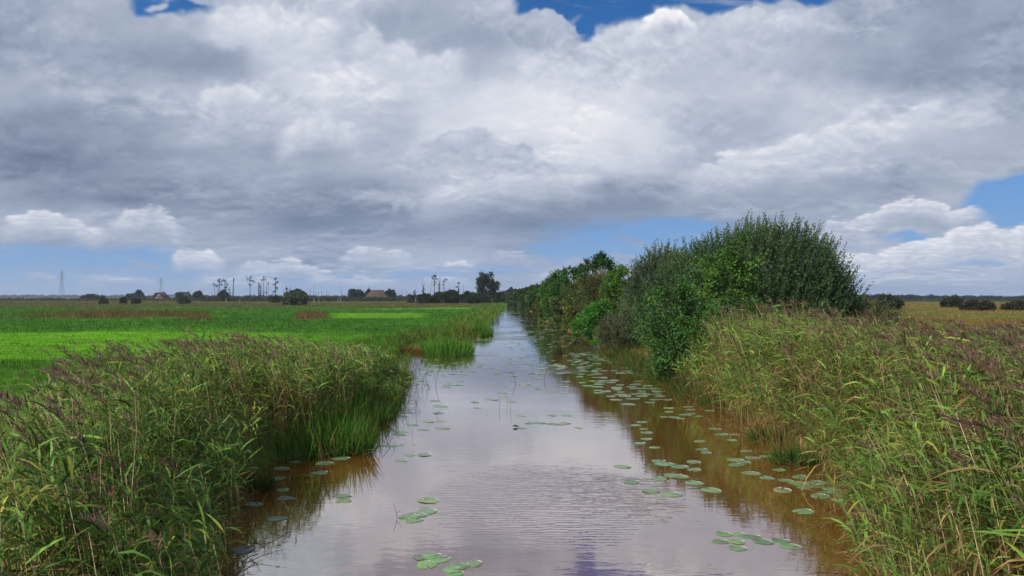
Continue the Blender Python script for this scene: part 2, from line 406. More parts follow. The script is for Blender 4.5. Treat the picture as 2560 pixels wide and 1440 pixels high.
# ---------------------------------------------------------------- ground and water
BRIGHT = np.array([.108,.275,.008]); DGREEN = np.array([.052,.145,.013]); MGREEN = np.array([.070,.190,.011])
BROWN = np.array([.135,.092,.034]); OLIVE = np.array([.095,.110,.028]); STRAW = np.array([.21,.155,.040]); MUD = np.array([.045,.035,.018])
def zone(x, y):
    """colour and sward height of the land at x, y (arrays)"""
    yy = np.maximum(y, 6.)
    py0 = HOR+3.25*F/yy; px = 1280+F*x/yy
    n1 = fbm(x/22., y/22., 4); n2 = fbm(x/5.+9, y/5.+3, 4); n3 = fbm(x/60.+4, y/60.+8, 3)
    py = py0+(py0-HOR)*(.16*n1+.06*n2)
    C = np.zeros(x.shape+(3,)); H = np.full(x.shape, .3)
    def put(m, col, h=None):
        nonlocal C, H
        C = C+(col-C)*m[...,None]
        if h is not None: H = H+(h-H)*m
    put(np.ones_like(x), MGREEN, .35)
    put(sstep(980, 930, py)*sstep(890, 915, py)*.7, DGREEN, .5)
    put(sstep(915, 895, py), BRIGHT, .22)
    put(sstep(700, 860, px+300*n1)*sstep(915,880,py)*.75, MGREEN, .4)
    put(sstep(838, 826, py), DGREEN, .45)
    put(sstep(838,826,py)*sstep(.05,.35,n2+.5*n1)*.6, MGREEN)
    br = sstep(799, 796, py)*sstep(780, 784, py)
    put(br*sstep(-20,260,px+160*n2)*sstep(545,500,px)*sstep(-.45,.1,n2+.5*n1+.2), BROWN, 1.0)
    put(br*sstep(735,750,px)*sstep(830,800,px), BROWN, .8)
    put(sstep(797,794,py)*sstep(783,786,py)*sstep(810,850,px)*sstep(1090,1040,px), BRIGHT, .22)
    put(sstep(776,773,py)*sstep(769,772,py)*sstep(820,960,px)*sstep(1200,1160,px)*.9, BRIGHT, .22)
    put(sstep(772,766,py), OLIVE, .5)
    put(sstep(767,763,py)*sstep(.0,.3,n2+n3)*.6, BROWN*1.1, .6)
    put(sstep(758,755,py)*.7, STRAW*.75, .5)
    put(sstep(.15,.4,n2+.3)*sstep(757,753,py)*.6, OLIVE, .5)
    bank = sstep(7., 2.5, LE(y)-x)*(x < 0)                        # rougher strip on the left bank
    put(bank*.8, MGREEN*.5+OLIVE*.5, .5)
    rt = (x > RE(y)-1).astype(float)
    put(rt, STRAW*(.9+.5*n2[...,None]), .5)
    put(rt*sstep(.0,.35,n1+.2*n2), OLIVE*1.35, .5)
    put(rt*sstep(.1,.4,n3+.4*n2)*.7, BROWN*1.15, .6)
    put(rt*sstep(760,752,py0)*.6, OLIVE*1.1, .5)
    n4 = fbm(x/14.+2, y/3.5+6, 4)
    C = C*(1+.30*n2+.22*n1+.35*n4)[...,None]; H = H*np.clip(1+.7*n4+.5*n2,.4,2)
    under = np.maximum(sstep(-.3,.9,x-LE(y))*sstep(.3,-.9,x-RE(y)), 0)
    put(under, MUD, .0)
    return np.clip(C, .005, .6), H

def build_ground():
    ys = np.concatenate([np.linspace(-80,2,12), np.linspace(3,27,30), 3.25*F/np.linspace(215,4,330), [1800,2400,3500,5000,8000]])
    k = np.linspace(0,1,150)**1.6
    rows = []
    for y in ys:
        l, r = float(LE(y)), float(RE(y)); w = max(70., 1.15*abs(y)+20)
        far = 9000.
        rows.append(np.concatenate([[-far, -w*3], l-1.6-(w-1.6)*k[::-1], np.linspace(l-1.4, l+.4, 8), np.linspace(l+.8, r-.8, 5), np.linspace(r-.4, r+1.6, 8), r+1.8+(w-1.8)*k, [w*3, far]]))
    X = np.array(rows); Y = np.repeat(ys[:,None], X.shape[1], 1)
    Z = ground_z(X, Y); C, H = zone(X, Y)
    mb = MB(); n, m = X.shape; I = np.arange(n*m).reshape(n,m)
    mb.add(np.stack([X,Y,Z],-1), np.stack([I[:-1,:-1],I[:-1,1:],I[1:,1:],I[1:,:-1]],-1).reshape(-1,4), None, C.reshape(-1,3))
    mt, nt, N, Lk = mat('meadow_ground')
    a = N.new('ShaderNodeAttribute'); a.attribute_name = 'tint'
    geo = N.new('ShaderNodeNewGeometry')
    mp = N.new('ShaderNodeMapping'); mp.inputs['Scale'].default_value = (.35,1.0,1); Lk.new(geo.outputs['Position'], mp.inputs[0])
    nz = N.new('ShaderNodeTexNoise'); nz.inputs['Scale'].default_value = .9; nz.inputs['Detail'].default_value = 8; nz.inputs['Roughness'].default_value = .65; Lk.new(mp.outputs[0], nz.inputs['Vector'])
    mr = N.new('ShaderNodeMapRange'); mr.inputs[1].default_value = .3; mr.inputs[2].default_value = .7; mr.inputs[3].default_value = .6; mr.inputs[4].default_value = 1.35; Lk.new(nz.outputs[0], mr.inputs[0])
    sc = N.new('ShaderNodeVectorMath'); sc.operation = 'SCALE'; Lk.new(a.outputs['Color'], sc.inputs[0]); Lk.new(mr.outputs[0], sc.inputs['Scale'])
    bp = N.new('ShaderNodeBump'); bp.inputs['Strength'].default_value = .7; bp.inputs['Distance'].default_value = .25; Lk.new(nz.outputs[0], bp.inputs['Height'])
    p = N.new('ShaderNodeBsdfPrincipled'); p.inputs['Roughness'].default_value = .9; p.inputs['Specular IOR Level'].default_value = .1
    Lk.new(sc.outputs[0], p.inputs['Base Color']); Lk.new(bp.outputs[0], p.inputs['Normal'])
    o = N.new('ShaderNodeOutputMaterial'); Lk.new(p.outputs[0], o.inputs[0])
    tag(mb.build('ground', mt, smooth=True), kind='structure')
build_ground()

def build_water():
    ys = np.concatenate([np.linspace(-80,60,60), np.linspace(64,700,60)])
    mb = MB(); L = LE(ys)-1.2; Rr = RE(ys)+1.2; m = 9
    t = np.linspace(0,1,m); X = L[:,None]+(Rr-L)[:,None]*t; Y = np.repeat(ys[:,None], m, 1)
    I = np.arange(len(ys)*m).reshape(len(ys),m)
    mb.add(np.stack([X,Y,X*0],-1), np.stack([I[:-1,:-1],I[:-1,1:],I[1:,1:],I[1:,:-1]],-1).reshape(-1,4), None, (.2,.1,.04))
    mt, nt, N, Lk = mat('canal_water')
    geo = N.new('ShaderNodeNewGeometry'); sep = N.new('ShaderNodeSeparateXYZ'); Lk.new(geo.outputs['Position'], sep.inputs[0])
    def M(op, a, b=None, c=None):
        n = N.new('ShaderNodeMath'); n.operation = op
        for i, v in enumerate((a,b,c)):
            if v is None: continue
            if isinstance(v,(int,float)): n.inputs[i].default_value = v
            else: Lk.new(v, n.inputs[i])
        return n.outputs[0]
    def noise(scale, sx, sy, detail=2, rough=.5, off=0):
        mp = N.new('ShaderNodeMapping'); mp.inputs['Scale'].default_value = (sx,sy,1); mp.inputs['Location'].default_value = (off+37.3,off*.7+51.7,3.3)
        Lk.new(geo.outputs['Position'], mp.inputs[0])
        n = N.new('ShaderNodeTexNoise'); n.inputs['Scale'].default_value = scale; n.inputs['Detail'].default_value = detail; n.inputs['Roughness'].default_value = rough
        Lk.new(mp.outputs[0], n.inputs['Vector']); return n.outputs[0]
    def smooth(v, lo, hi, a=0., b=1.):
        r = N.new('ShaderNodeMapRange'); r.interpolation_type = 'SMOOTHSTEP'
        for i, q in enumerate((lo,hi,a,b)): r.inputs[i+1].default_value = q
        Lk.new(v, r.inputs[0]); return r.outputs[0]
    # a breeze-ruffled patch in mid canal, faint wavelets elsewhere
    dx = M('DIVIDE', M('SUBTRACT', sep.outputs[0], .75), 2.3); dyy = M('DIVIDE', M('SUBTRACT', sep.outputs[1], 13.6), 3.0)
    r2 = M('ADD', M('MULTIPLY', dx, dx), M('MULTIPLY', dyy, dyy))
    r2 = M('ADD', r2, M('MULTIPLY', M('SUBTRACT', noise(.8,1,1,4,.6,3), .5), 2.6))
    patch = smooth(r2, 1.35, -.15)
    wv = N.new('ShaderNodeTexWave'); wv.wave_type = 'BANDS'; wv.bands_direction = 'Y'
    wv.inputs['Scale'].default_value = 2.7; wv.inputs['Distortion'].default_value = 5.5; wv.inputs['Detail'].default_value = 2.5; wv.inputs['Detail Scale'].default_value = 1.6
    mpw = N.new('ShaderNodeMapping'); mpw.inputs['Scale'].default_value = (.55,1,1); mpw.inputs['Location'].default_value = (21.7,13.1,2.2); Lk.new(geo.outputs['Position'], mpw.inputs[0]); Lk.new(mpw.outputs[0], wv.inputs['Vector'])
    rip = M('ADD', M('MULTIPLY', wv.outputs['Fac'], .5), M('MULTIPLY', noise(9.,.55,1.1,3,.55), 1.0))
    rip = M('MULTIPLY', rip, M('MULTIPLY', patch, .0052))
    streak = M('MULTIPLY', smooth(noise(.16,.5,1,3,.5,11), .5, .66), .010)
    near = smooth(sep.outputs[1], 14., 40.)
    fine = M('MULTIPLY', noise(5.,.5,1.4,3,.5,5), M('ADD', .0016, M('MULTIPLY', streak, near)))
    swell = M('MULTIPLY', noise(.5,.6,1.2,2,.5,7), .003)
    h = M('ADD', M('ADD', rip, fine), swell)
    bp = N.new('ShaderNodeBump'); bp.inputs['Strength'].default_value = 1.0; bp.inputs['Distance'].default_value = 1.0; Lk.new(h, bp.inputs['Height'])
    # peat-brown water over a muddy bed
    nb = noise(.7,1,1,4,.6,2)
    mixc = N.new('ShaderNodeMix'); mixc.data_type = 'RGBA'
    mixc.inputs['A'].default_value = (.140,.045,.008,1); mixc.inputs['B'].default_value = (.190,.068,.015,1); Lk.new(smooth(nb,.35,.7), mixc.inputs['Factor'])
    df = N.new('ShaderNodeBsdfDiffuse'); Lk.new(mixc.outputs['Result'], df.inputs['Color'])
    gl = N.new('ShaderNodeBsdfGlossy'); gl.inputs['Roughness'].default_value = .015; gl.inputs['Color'].default_value = (.95,.97,.96,1); Lk.new(bp.outputs[0], gl.inputs['Normal'])
    fr = N.new('ShaderNodeFresnel'); fr.inputs['IOR'].default_value = 2.3; Lk.new(bp.outputs[0], fr.inputs['Normal'])
    ms = N.new('ShaderNodeMixShader'); fm = N.new('ShaderNodeMapRange'); fm.inputs[1].default_value = .10; fm.inputs[2].default_value = .70; fm.inputs[3].default_value = .32; fm.inputs[4].default_value = .97; Lk.new(fr.outputs[0], fm.inputs[0]); Lk.new(fm.outputs[0], ms.inputs[0]); Lk.new(df.outputs[0], ms.inputs[1]); Lk.new(gl.outputs[0], ms.inputs[2])
    o = N.new('ShaderNodeOutputMaterial'); Lk.new(ms.outputs[0], o.inputs[0])
    tag(mb.build('water', mt, smooth=True), kind='structure')
build_water()

def build_meadow_grass():
    n = 150000
    py = HOR+np.exp(rng.uniform(np.log(10), np.log(245), n)); px = rng.uniform(-330, 2900, n)
    y = 3.25*F/(py-HOR); x = (px-1280)/F*y
    ok = ((x < LE(y)-.5) | (x > RE(y)+.8)) & (y > 14)
    ok &= ~((x > 0) & (y < 27) & (x < 24))
    x, y = x[ok], y[ok]; n = len(x); C, H = zone(x, y)
    K = 3
    x = np.repeat(x,K)+rng.normal(0,.10,n*K)*np.repeat(1+y/60,K); y = np.repeat(y,K)+rng.normal(0,.10,n*K); C = np.repeat(C,K,0); H = np.repeat(H,K)
    h = np.where(H > .7, H, H*.68)*rng.uniform(.45,1.15,n*K); z = ground_z(x,y)-.02
    D = nrm(np.stack([rng.normal(-.12,.32,n*K), rng.normal(0,.32,n*K), np.ones(n*K)],-1)); S = perp(D)
    w = np.maximum(.014, y*.00055)*rng.uniform(.7,1.5,n*K)
    C = C*rng.uniform(.72,1.42,(n*K,1))*(1+rng.normal(0,.07,(n*K,3)))
    mb = MB(); kites(mb, np.stack([x,y,z],-1), D, S, h, w, C)
    tag(mb.build('grass', M_GRASS), 'green meadow and rough pasture grass on both sides of the canal', 'grass', kind='stuff')
build_meadow_grass()
# ---------------------------------------------------------------- reeds
G1 = np.array([.135,.255,.042]); G2 = np.array([.034,.095,.018]); YG = np.array([.22,.24,.04]); TAN = np.array([.36,.24,.10]); DBR = np.array([.14,.078,.036])
PL1 = np.array([.25,.155,.110]); PL2 = np.array([.110,.066,.047])
WIND = np.array([-1.,.12,0.])
def reed_parts(base, H, lean, plume, straw, r, K=9, M=24, thick=1., dead=.5, lo=None, dry=None):
    """meshes of stems, leaves and plumes for N reeds; straw = 1 for dry leafless stems, dead = how far the lower leaves have browned"""
    N = len(base); lo = np.full(N,.28) if lo is None else lo; dry = np.zeros(N) if dry is None else dry
    st, lf, pl = MB(), MB(), MB()
    t = np.array([0,.35,.7,1.])
    P = base[:,None,:]+np.array([0,0,1.])*H[:,None,None]*t[None,:,None]
    P[:,:,:2] += lean[:,None,:]*(t**1.8)[None,:,None]*H[:,None,None]
    col = np.where(straw[:,None] > 0, np.array([.50,.39,.22])*r.uniform(.7,1.25,(N,1)), (G1*.7+TAN*.35)*r.uniform(.7,1.3,(N,1)))
    low = TAN*r.uniform(.5,1.05,(N,1))*np.where(straw[:,None] > 0,1.25,1)
    C = low[:,None,:]+(col-low)[:,None,:]*np.clip(t*1.6,0,1)[None,:,None]
    tubes(st, P, np.array([.0050,.0044,.0034,.0014])[None]*thick*np.where(straw[:,None] > 0,1.6,1.)*r.uniform(.8,1.2,(N,1)), C)
    # leaves in two ranks, combed over by the wind
    g = np.where(straw == 0)[0]
    if len(g) and K:
        n = len(g)*K; I = np.repeat(g, K); k = np.tile(np.arange(K), len(g))
        tt = lo[I]+(.99-lo[I])*(k+r.uniform(0,.9,n))/K
        a = lean[I]*(tt**1.8)[:,None]*H[I,None]
        p = base[I]+np.stack([a[:,0], a[:,1], H[I]*tt], -1)
        ph = np.repeat(r.uniform(0,2*np.pi,len(g)), K)+(k%2)*np.pi+r.normal(0,.5,n)
        hd = np.stack([np.cos(ph), np.sin(ph), np.zeros(n)], -1)+WIND*r.uniform(.0,.85,(n,1))
        el = r.uniform(.25,1.15,n)
        D = nrm(nrm(hd)*np.cos(el)[:,None]+np.array([0,0,1.])*np.sin(el)[:,None])
        S = nrm(np.cross(D, np.array([0,0,1.])+r.normal(0,.45,(n,3))))
        L = r.uniform(.26,.54,n)*(.75+.5*np.sin(np.pi*tt)); W = r.uniform(.016,.034,n)*thick**.7
        u = r.rand(n,1); c = G2+(G1-G2)*u*1.35
        yel = r.rand(n,1) < (.12+.3*dry[I])[:,None]; c = np.where(yel, YG*r.uniform(.7,1.1,(n,1)), c)
        de = (r.rand(n) < np.clip(dead+.35*dry[I],0,1)*np.clip(1.40+.4*dry[I]-1.75*tt,.07+.12*dry[I],1))[:,None]
        c = np.where(de, np.where(r.rand(n,1) < .5, TAN*r.uniform(.5,.95,(n,1)), DBR*r.uniform(.7,1.3,(n,1))), c)
        c = c*r.uniform(.6,1.5,(n,1))*np.repeat(r.uniform(.75,1.25,(len(g),1)),K,0)
        strips(lf, p, D, S, L, W, np.where(de[:,0], r.uniform(.5,1.2,n), r.uniform(.1,.75,n)), c*.9, c*1.1+np.array([.02,.012,.002]), WIND*r.uniform(0,.28,(n,1)))
    g = np.where(plume > 0)[0]
    if len(g) and M:
        n = len(g)*M; I = np.repeat(g, M); tt = r.rand(n)
        top = base[I]+np.stack([lean[I,0]*H[I], lean[I,1]*H[I], H[I]], -1)
        ax = nrm(np.stack([lean[:,0]*1.8-.25, lean[:,1]*1.8, np.ones(N)], -1))[I]
        size = plume[I]
        droop = WIND*(.10*tt**2)[:,None]*size[:,None]-np.array([0,0,.05])*(tt**2)[:,None]*size[:,None]
        p = top+ax*(tt*.20*size-.03)[:,None]+droop
        rad = rdir(n, r); rad[:,2] = np.abs(rad[:,2])*.3
        D = nrm(ax*.62+rad*.62+WIND*.26-np.array([0,0,.16])*tt[:,None]); S = perp(D, r)
        c = PL2+(PL1-PL2)*r.rand(n,1)**1.2*1.15; c = c*np.repeat(r.uniform(.75,1.35,(len(g),1)), M, 0)
        sh = np.sin(np.pi*np.clip(tt*.85+.2,0,1))
        kites(pl, p, D, S, r.uniform(.055,.13,n)*(.45+.65*sh)*size, r.uniform(.008,.018,n)*thick**.8, c)
    return st, lf, pl

def in_left(x, y):
    out = np.interp(y, [3,5,9.4,14.3,20,24,28,34,46], [-3.6,-4.2,-5.9,-8.2,-7.9,-7.3,-7.0,-7.0,-8.0])
    return (x < LE(y)+.15+.25*pnoise(y*.9,y*0+3)) & (x > out+.5*pnoise(y*.7,y*0+9)) & (y < 36+2*pnoise(x*.8,y*0)) & ~((y > 16) & (y < 24) & (x > LE(y)-.85-.3*pnoise(y*1.3,y*0)))
def in_right(x, y):
    return (x > RE(y)+.05-.3*pnoise(y*.9,y*0+6)) & (y < 30.5+1.5*pnoise(x*.5,x*0)) & ~((x < 7.6+.0*y) & (y > 29))
def scatter(n, x0, x1, y0, y1, test):
    x = rng.uniform(x0,x1,n); y = rng.uniform(y0,y1,n)
    ok = test(x,y) & (np.abs(x) < .80*y+4.2)
    return x[ok], y[ok]
def bed(side):
    if side == 'left':
        x, y = scatter(22000, -10.5,-2, 3.0, 45, in_left)
        H = 1.98+.18*pnoise(x*.8,y*.8)+rng.normal(0,.13,len(x)); H *= np.interp(y,[4,14,20,25,31,37],[.98,1.0,.97,.84,.62,.42])*np.where(y > 22, rng.uniform(.7,1.1,len(x)), 1)
        H *= np.interp(LE(y)-x,[0,.9,2],[.80,.96,1.])*np.where(y > 16, np.interp(LE(y)-x,[.3,1.2,2.6],[.66,.85,1.]), 1)
        dead = .5
    else:
        x, y = scatter(42000, 2.2, 27, 2.6, 33, in_right)
        H = 2.10+.30*pnoise(x*.5+7,y*.5)+rng.normal(0,.22,len(x)); H *= np.interp(y,[3.5,8,18,30],[.93,1.0,1.06,1.08])
        H *= np.interp(x-RE(y),[0,1.0,2.4],[.66,.9,1.])*np.interp(x,[8.5,13,21],[1,.82,.75])*(1+.10*pnoise(x*1.3+4,y*1.3))
        dead = .72
    # a little thinner behind, where only the tops show
    keep = rng.rand(len(x)) < np.interp(y,[3,10,30],[1.,.95,.62])*np.clip(.8+.9*pnoise(x*.9+3,y*.8+8)+.5*pnoise(x*2.6,y*2.4),.25,1)
    x, y, H = x[keep], y[keep], H[keep]
    base = np.stack([x,y,np.maximum(ground_z(x,y),-.3)],-1)
    lean = np.stack([rng.normal(-.17,.09,len(x)), rng.normal(0,.08,len(x))],-1)
    u = rng.rand(len(x)); straw = (u < np.where(y < 10, .17, .10)).astype(float)
    pp = np.interp(y,[4,20,33],[.5,.5,.16]) if side == 'left' else np.interp(y,[4,30],[.36,.44])
    back = np.interp(LE(y)-x,[0,2.0,4.],[.05,.5,1.5]) if side == 'left' else np.interp(x-RE(y),[0,1.5,4],[.1,.7,1.2])
    plume = np.where((rng.rand(len(x)) < pp*back) & (straw == 0), rng.uniform(1.0,1.55,len(x)), 0)
    edge = (LE(y)-x) if side == 'left' else (x-RE(y))
    lo = np.interp(edge,[0,.7,1.6],[.50,.38,.25])+rng.normal(0,.04,len(x))
    dry = np.clip(.5+1.3*pnoise(x*.33+11,y*.27+5),0,1)**1.5
    if side == 'left': dry = dry*np.interp(y,[14,22],[1,.45])
    if side == 'right': dry = np.clip(dry*.85+.05+.9*np.exp(-((y-17.5)/3.2)**2-((x-8.0)/1.5)**2),0,1); lo = lo+.22*np.exp(-((y-17.0)/3.)**2-((x-7.6)/1.3)**2); H *= 1+.13*np.exp(-((y-25)/4)**2-((x-10)/2.2)**2)
    return base, H, lean, plume, straw, dead, lo, dry

def build_reeds():
    for side in ('left','right'):
        base, H, lean, plume, straw, dead, lo, dry = bed(side)
        d = base[:,1]
        # the 150 of each bank that show largest stand as reeds of their own, the rest is one mass
        vis = np.abs(base[:,0]) < .70*d+.2
        score = np.where(vis, d-2.0*(plume > 0)-.8*(straw > 0)-1.2*(np.abs((LE(d) if side == 'left' else RE(d))-base[:,0]) < .8), 99)
        order = np.argsort(score)[:148]
        rest = np.ones(len(d), bool); rest[order] = False
        nearm = rest & (d < 13); midm = rest & (d >= 13) & (d < 21); farm = rest & (d >= 21)
        S, L, P = MB(), MB(), MB()
        al = MB()
        for msk, K, M, th in ((nearm,10,26,1.),(midm,9,16,1.2),(farm,8,10,1.45)):
            for q in reed_parts(base[msk], H[msk], lean[msk], plume[msk], straw[msk], rng, K, M, th, dead, lo[msk], dry[msk]):
                if q.n: al.add(np.concatenate(q.V), np.concatenate(q.Q), np.concatenate(q.T) if q.T else None, np.concatenate(q.C))
        tag(al.build('reeds', M_REED), 'dense mass of green and brown reeds on the %s bank' % side, 'reeds', kind='stuff')
        make_single_reeds(side, base[order], H[order], lean[order], plume[order], straw[order], dead)

REED_KINDS = {}
def reed_kind(kind, v, dead):
    key = (kind, v)
    if key not in REED_KINDS:
        r = np.random.RandomState(100+v*7+len(kind))
        z = np.zeros((1,3)); one = np.ones(1)
        st, lf, pl = reed_parts(z, 2.*one, np.array([[-.16+.04*math.sin(v*2.1), .05*math.cos(v*1.7)]]), one*(1.35 if kind == 'plume' else 0), one*(1 if kind == 'straw' else 0), r, 10, 34, 1., dead)
        REED_KINDS[key] = [(n, q.mesh('reed_'+n), m) for n, q, m in (('stem',st,M_STEM),('leaves',lf,M_REED),('plume',pl,M_PLUME)) if q.n]
        for n, me, m in REED_KINDS[key]: me.materials.append(m)
    return REED_KINDS[key]
REED_TEXT = {
 ('left','plume'): 'green reed with drooping brown plume near the water on the left bank',
 ('left','green'): 'leafy green reed without plume at the near end of the left bank',
 ('left','straw'): 'pale dry leafless reed stem leaning among green reeds on the left bank',
 ('right','plume'): 'green reed with drooping brown plume near the camera on the right bank',
 ('right','green'): 'leafy green reed without plume at the near end of the right bank',
 ('right','straw'): 'pale dry leafless reed stem leaning among reeds on the right bank'}
def make_single_reeds(side, base, H, lean, plume, straw, dead):
    for i in range(len(base)):
        kind = 'straw' if straw[i] else ('plume' if plume[i] > 0 else 'green')
        parts = reed_kind(kind, i % (9 if kind != 'straw' else 4), dead)
        t = thing('reed', base[i], REED_TEXT[(side,kind)], 'reed', '%s on the %s bank' % ({'straw':'dry reed stems','plume':'plumed reeds','green':'leafy reeds'}[kind], side))
        s = H[i]/2.; t.scale = (s,s,s); t.rotation_euler = (rng.normal(0,.03), rng.normal(0,.04), rng.uniform(-.5,.5))
        for n, me, m in parts:
            o = link(n, me, t)
build_reeds()

def blades(x, y, h, w, col, r=rng, spread=.28, z=None, drop=(.05,.5), arch=0.):
    """upright strap leaves"""
    n = len(x); z = np.maximum(ground_z(x,y),-.25) if z is None else z
    D = nrm(np.stack([r.normal(-.08,spread,n), r.normal(0,spread,n), np.ones(n)],-1)); S = perp(D, r)
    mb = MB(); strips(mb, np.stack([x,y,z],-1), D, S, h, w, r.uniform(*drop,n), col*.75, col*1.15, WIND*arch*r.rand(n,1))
    return mb
SEDGE = np.array([.075,.19,.022]); SEDGE2 = np.array([.13,.17,.03])
def fringe():
    """grassy margin of the left bank behind the reeds and sparse stems in the shallows of both banks"""
    n = 30000
    y = 20+np.exp(rng.uniform(np.log(2), np.log(300), n)); off = np.abs(rng.normal(0,1,n))*np.interp(y,[20,50,300],[1.0,1.5,3.2])-.25
    x = LE(y)-off; h = np.interp(y,[20,34,46,60,300],[.7,.5,.55,1.1,1.2])*rng.uniform(.5,1.15,n)*(1+.35*pnoise(y*.35,x*.3))
    c = np.where((pnoise(x*.35,y*.22)+.35*rng.normal(size=n) > .32)[:,None], SEDGE2, SEDGE)*rng.uniform(.6,1.35,(n,1))
    c = np.where(rng.rand(n,1) < .10, TAN*.7, c)
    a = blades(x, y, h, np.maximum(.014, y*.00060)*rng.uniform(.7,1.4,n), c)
    # brown old growth along the right-hand waterline below the bushes
    n = 3600; y = rng.uniform(24,50,n); x = RE(y)+rng.normal(.1,.45,n); h = rng.uniform(.5,1.5,n)*np.interp(y,[24,60,110],[1,.8,1.1])
    c = np.where(rng.rand(n,1) < .35, TAN*.42, SEDGE*.6)*rng.uniform(.4,1.2,(n,1))
    b = blades(x, y, h, np.maximum(.014,y*.0006), c, spread=.4)
    a.add(np.concatenate(b.V), np.concatenate(b.Q), np.concatenate(b.T), np.concatenate(b.C))
    # sedge margin in front of the left reeds, and single stems that stand in the shallows
    n = 3000; y = rng.uniform(16.2,26,n); x = LE(y)-.5+rng.normal(0,.33,n)+.25*pnoise(y*1.1,y*0+2); c = np.where((rng.rand(n) < .3+.3*pnoise(x,y))[:,None], SEDGE2*1.1, SEDGE)*rng.uniform(.55,1.35,(n,1)); c = np.where(rng.rand(n,1) < .14, TAN*.8, c)
    b2 = blades(x, y, rng.uniform(.65,1.35,n)*(1+.25*pnoise(y*.9,x)), rng.uniform(.012,.024,n), c, spread=.2)
    a.add(np.concatenate(b2.V), np.concatenate(b2.Q), np.concatenate(b2.T), np.concatenate(b2.C))
    n = 520; y = np.concatenate([rng.uniform(17,46,330), rng.uniform(11,34,190)]); x = np.concatenate([LE(y[:330])+np.abs(rng.normal(.1,.55,330)), RE(y[330:])-np.abs(rng.normal(.1,.45,190))])
    c = np.where(rng.rand(n,1) < .4, TAN*.5, SEDGE*.7)*rng.uniform(.5,1.2,(n,1))
    b3 = blades(x, y, rng.uniform(.25,.9,n), np.maximum(.010,y*.0005), c, spread=.25, z=np.full(n,-.05), drop=(.05,.9))
    a.add(np.concatenate(b3.V), np.concatenate(b3.Q), np.concatenate(b3.T), np.concatenate(b3.C))
    # fallen stems and litter along the waterlines
    n = 900; y = np.exp(rng.uniform(np.log(6.5),np.log(42),n)); lf_ = rng.rand(n) < .5
    x = np.where(lf_, LE(y)+rng.normal(.0,.28,n), RE(y)-rng.normal(.0,.28,n)); c = np.where(rng.rand(n,1) < .6, TAN*.75, DBR)*rng.uniform(.4,1.2,(n,1))
    b4 = blades(x, y, rng.uniform(.3,.95,n), rng.uniform(.007,.016,n), c, spread=2.2, z=rng.uniform(.01,.12,n), drop=(.1,.4))
    a.add(np.concatenate(b4.V), np.concatenate(b4.Q), np.concatenate(b4.T), np.concatenate(b4.C))
    tag(a.build('sedge_grass', M_GRASS), 'rough sedge and grass fringing both waterlines of the canal', 'grass', kind='stuff')
fringe()

def tussock(name, px, py, wpx, h, n, col, label, cat, spread=.3, drop=(.05,.5), bw=.016, arch=.0, ry=.5, group=None, mixc=None):
    c = onz(px, py); rx = wpx/F*c.y*.5; r = np.random.RandomState(int(px+py))
    a = r.uniform(0,2*np.pi,n); q = np.sqrt(r.rand(n)); x = rx*q*np.cos(a); y = rx*ry*q*np.sin(a)
    cc = col*r.uniform(.6,1.4,(n,1))
    if mixc is not None: cc = np.where(r.rand(n,1) < .35, mixc*r.uniform(.6,1.3,(n,1)), cc)
    hh = h*r.uniform(.5,1.1,n)*(1-.35*q)
    D0 = np.stack([x,y],-1)/max(rx,.1)
    D = nrm(np.stack([D0[:,0]*spread+r.normal(-.05,.16,n), D0[:,1]*spread+r.normal(0,.16,n), np.ones(n)],-1)); S = perp(D, r)
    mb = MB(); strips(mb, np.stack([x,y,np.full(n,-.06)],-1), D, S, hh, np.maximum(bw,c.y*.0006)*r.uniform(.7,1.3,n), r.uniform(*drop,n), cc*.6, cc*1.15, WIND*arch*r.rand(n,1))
    o = mb.build(name, M_GRASS); o.location = c
    return tag(o, label, cat, group)
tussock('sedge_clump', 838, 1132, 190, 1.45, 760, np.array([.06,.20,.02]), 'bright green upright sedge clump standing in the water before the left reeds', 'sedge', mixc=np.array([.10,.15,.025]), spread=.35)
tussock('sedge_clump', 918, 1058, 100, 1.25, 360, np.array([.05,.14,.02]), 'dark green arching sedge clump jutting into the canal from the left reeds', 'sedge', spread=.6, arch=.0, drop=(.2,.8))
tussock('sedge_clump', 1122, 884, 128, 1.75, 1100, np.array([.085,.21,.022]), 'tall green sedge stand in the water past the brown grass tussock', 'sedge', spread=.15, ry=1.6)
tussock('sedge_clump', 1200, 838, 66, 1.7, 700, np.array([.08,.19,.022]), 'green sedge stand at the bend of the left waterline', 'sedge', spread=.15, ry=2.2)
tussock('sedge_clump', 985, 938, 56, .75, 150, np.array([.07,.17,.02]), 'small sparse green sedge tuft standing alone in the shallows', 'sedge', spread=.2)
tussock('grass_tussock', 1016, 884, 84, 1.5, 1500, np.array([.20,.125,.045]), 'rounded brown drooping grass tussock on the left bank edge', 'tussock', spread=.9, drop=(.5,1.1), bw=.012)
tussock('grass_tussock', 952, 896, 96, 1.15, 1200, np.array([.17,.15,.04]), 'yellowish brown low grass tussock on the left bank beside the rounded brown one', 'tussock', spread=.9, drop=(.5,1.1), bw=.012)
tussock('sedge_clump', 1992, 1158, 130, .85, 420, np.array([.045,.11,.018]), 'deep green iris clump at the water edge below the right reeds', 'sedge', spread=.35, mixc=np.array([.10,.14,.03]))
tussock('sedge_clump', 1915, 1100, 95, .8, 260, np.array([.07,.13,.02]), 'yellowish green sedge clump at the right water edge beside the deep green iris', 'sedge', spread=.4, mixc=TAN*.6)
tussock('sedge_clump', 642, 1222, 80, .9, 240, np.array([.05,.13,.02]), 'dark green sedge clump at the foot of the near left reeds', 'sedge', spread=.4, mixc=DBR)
tussock('sedge_clump', 1770, 962, 60, 1.0, 240, np.array([.09,.19,.05]), 'pale green reed tuft bending over the water under the big willow', 'sedge', spread=.7, arch=.3)
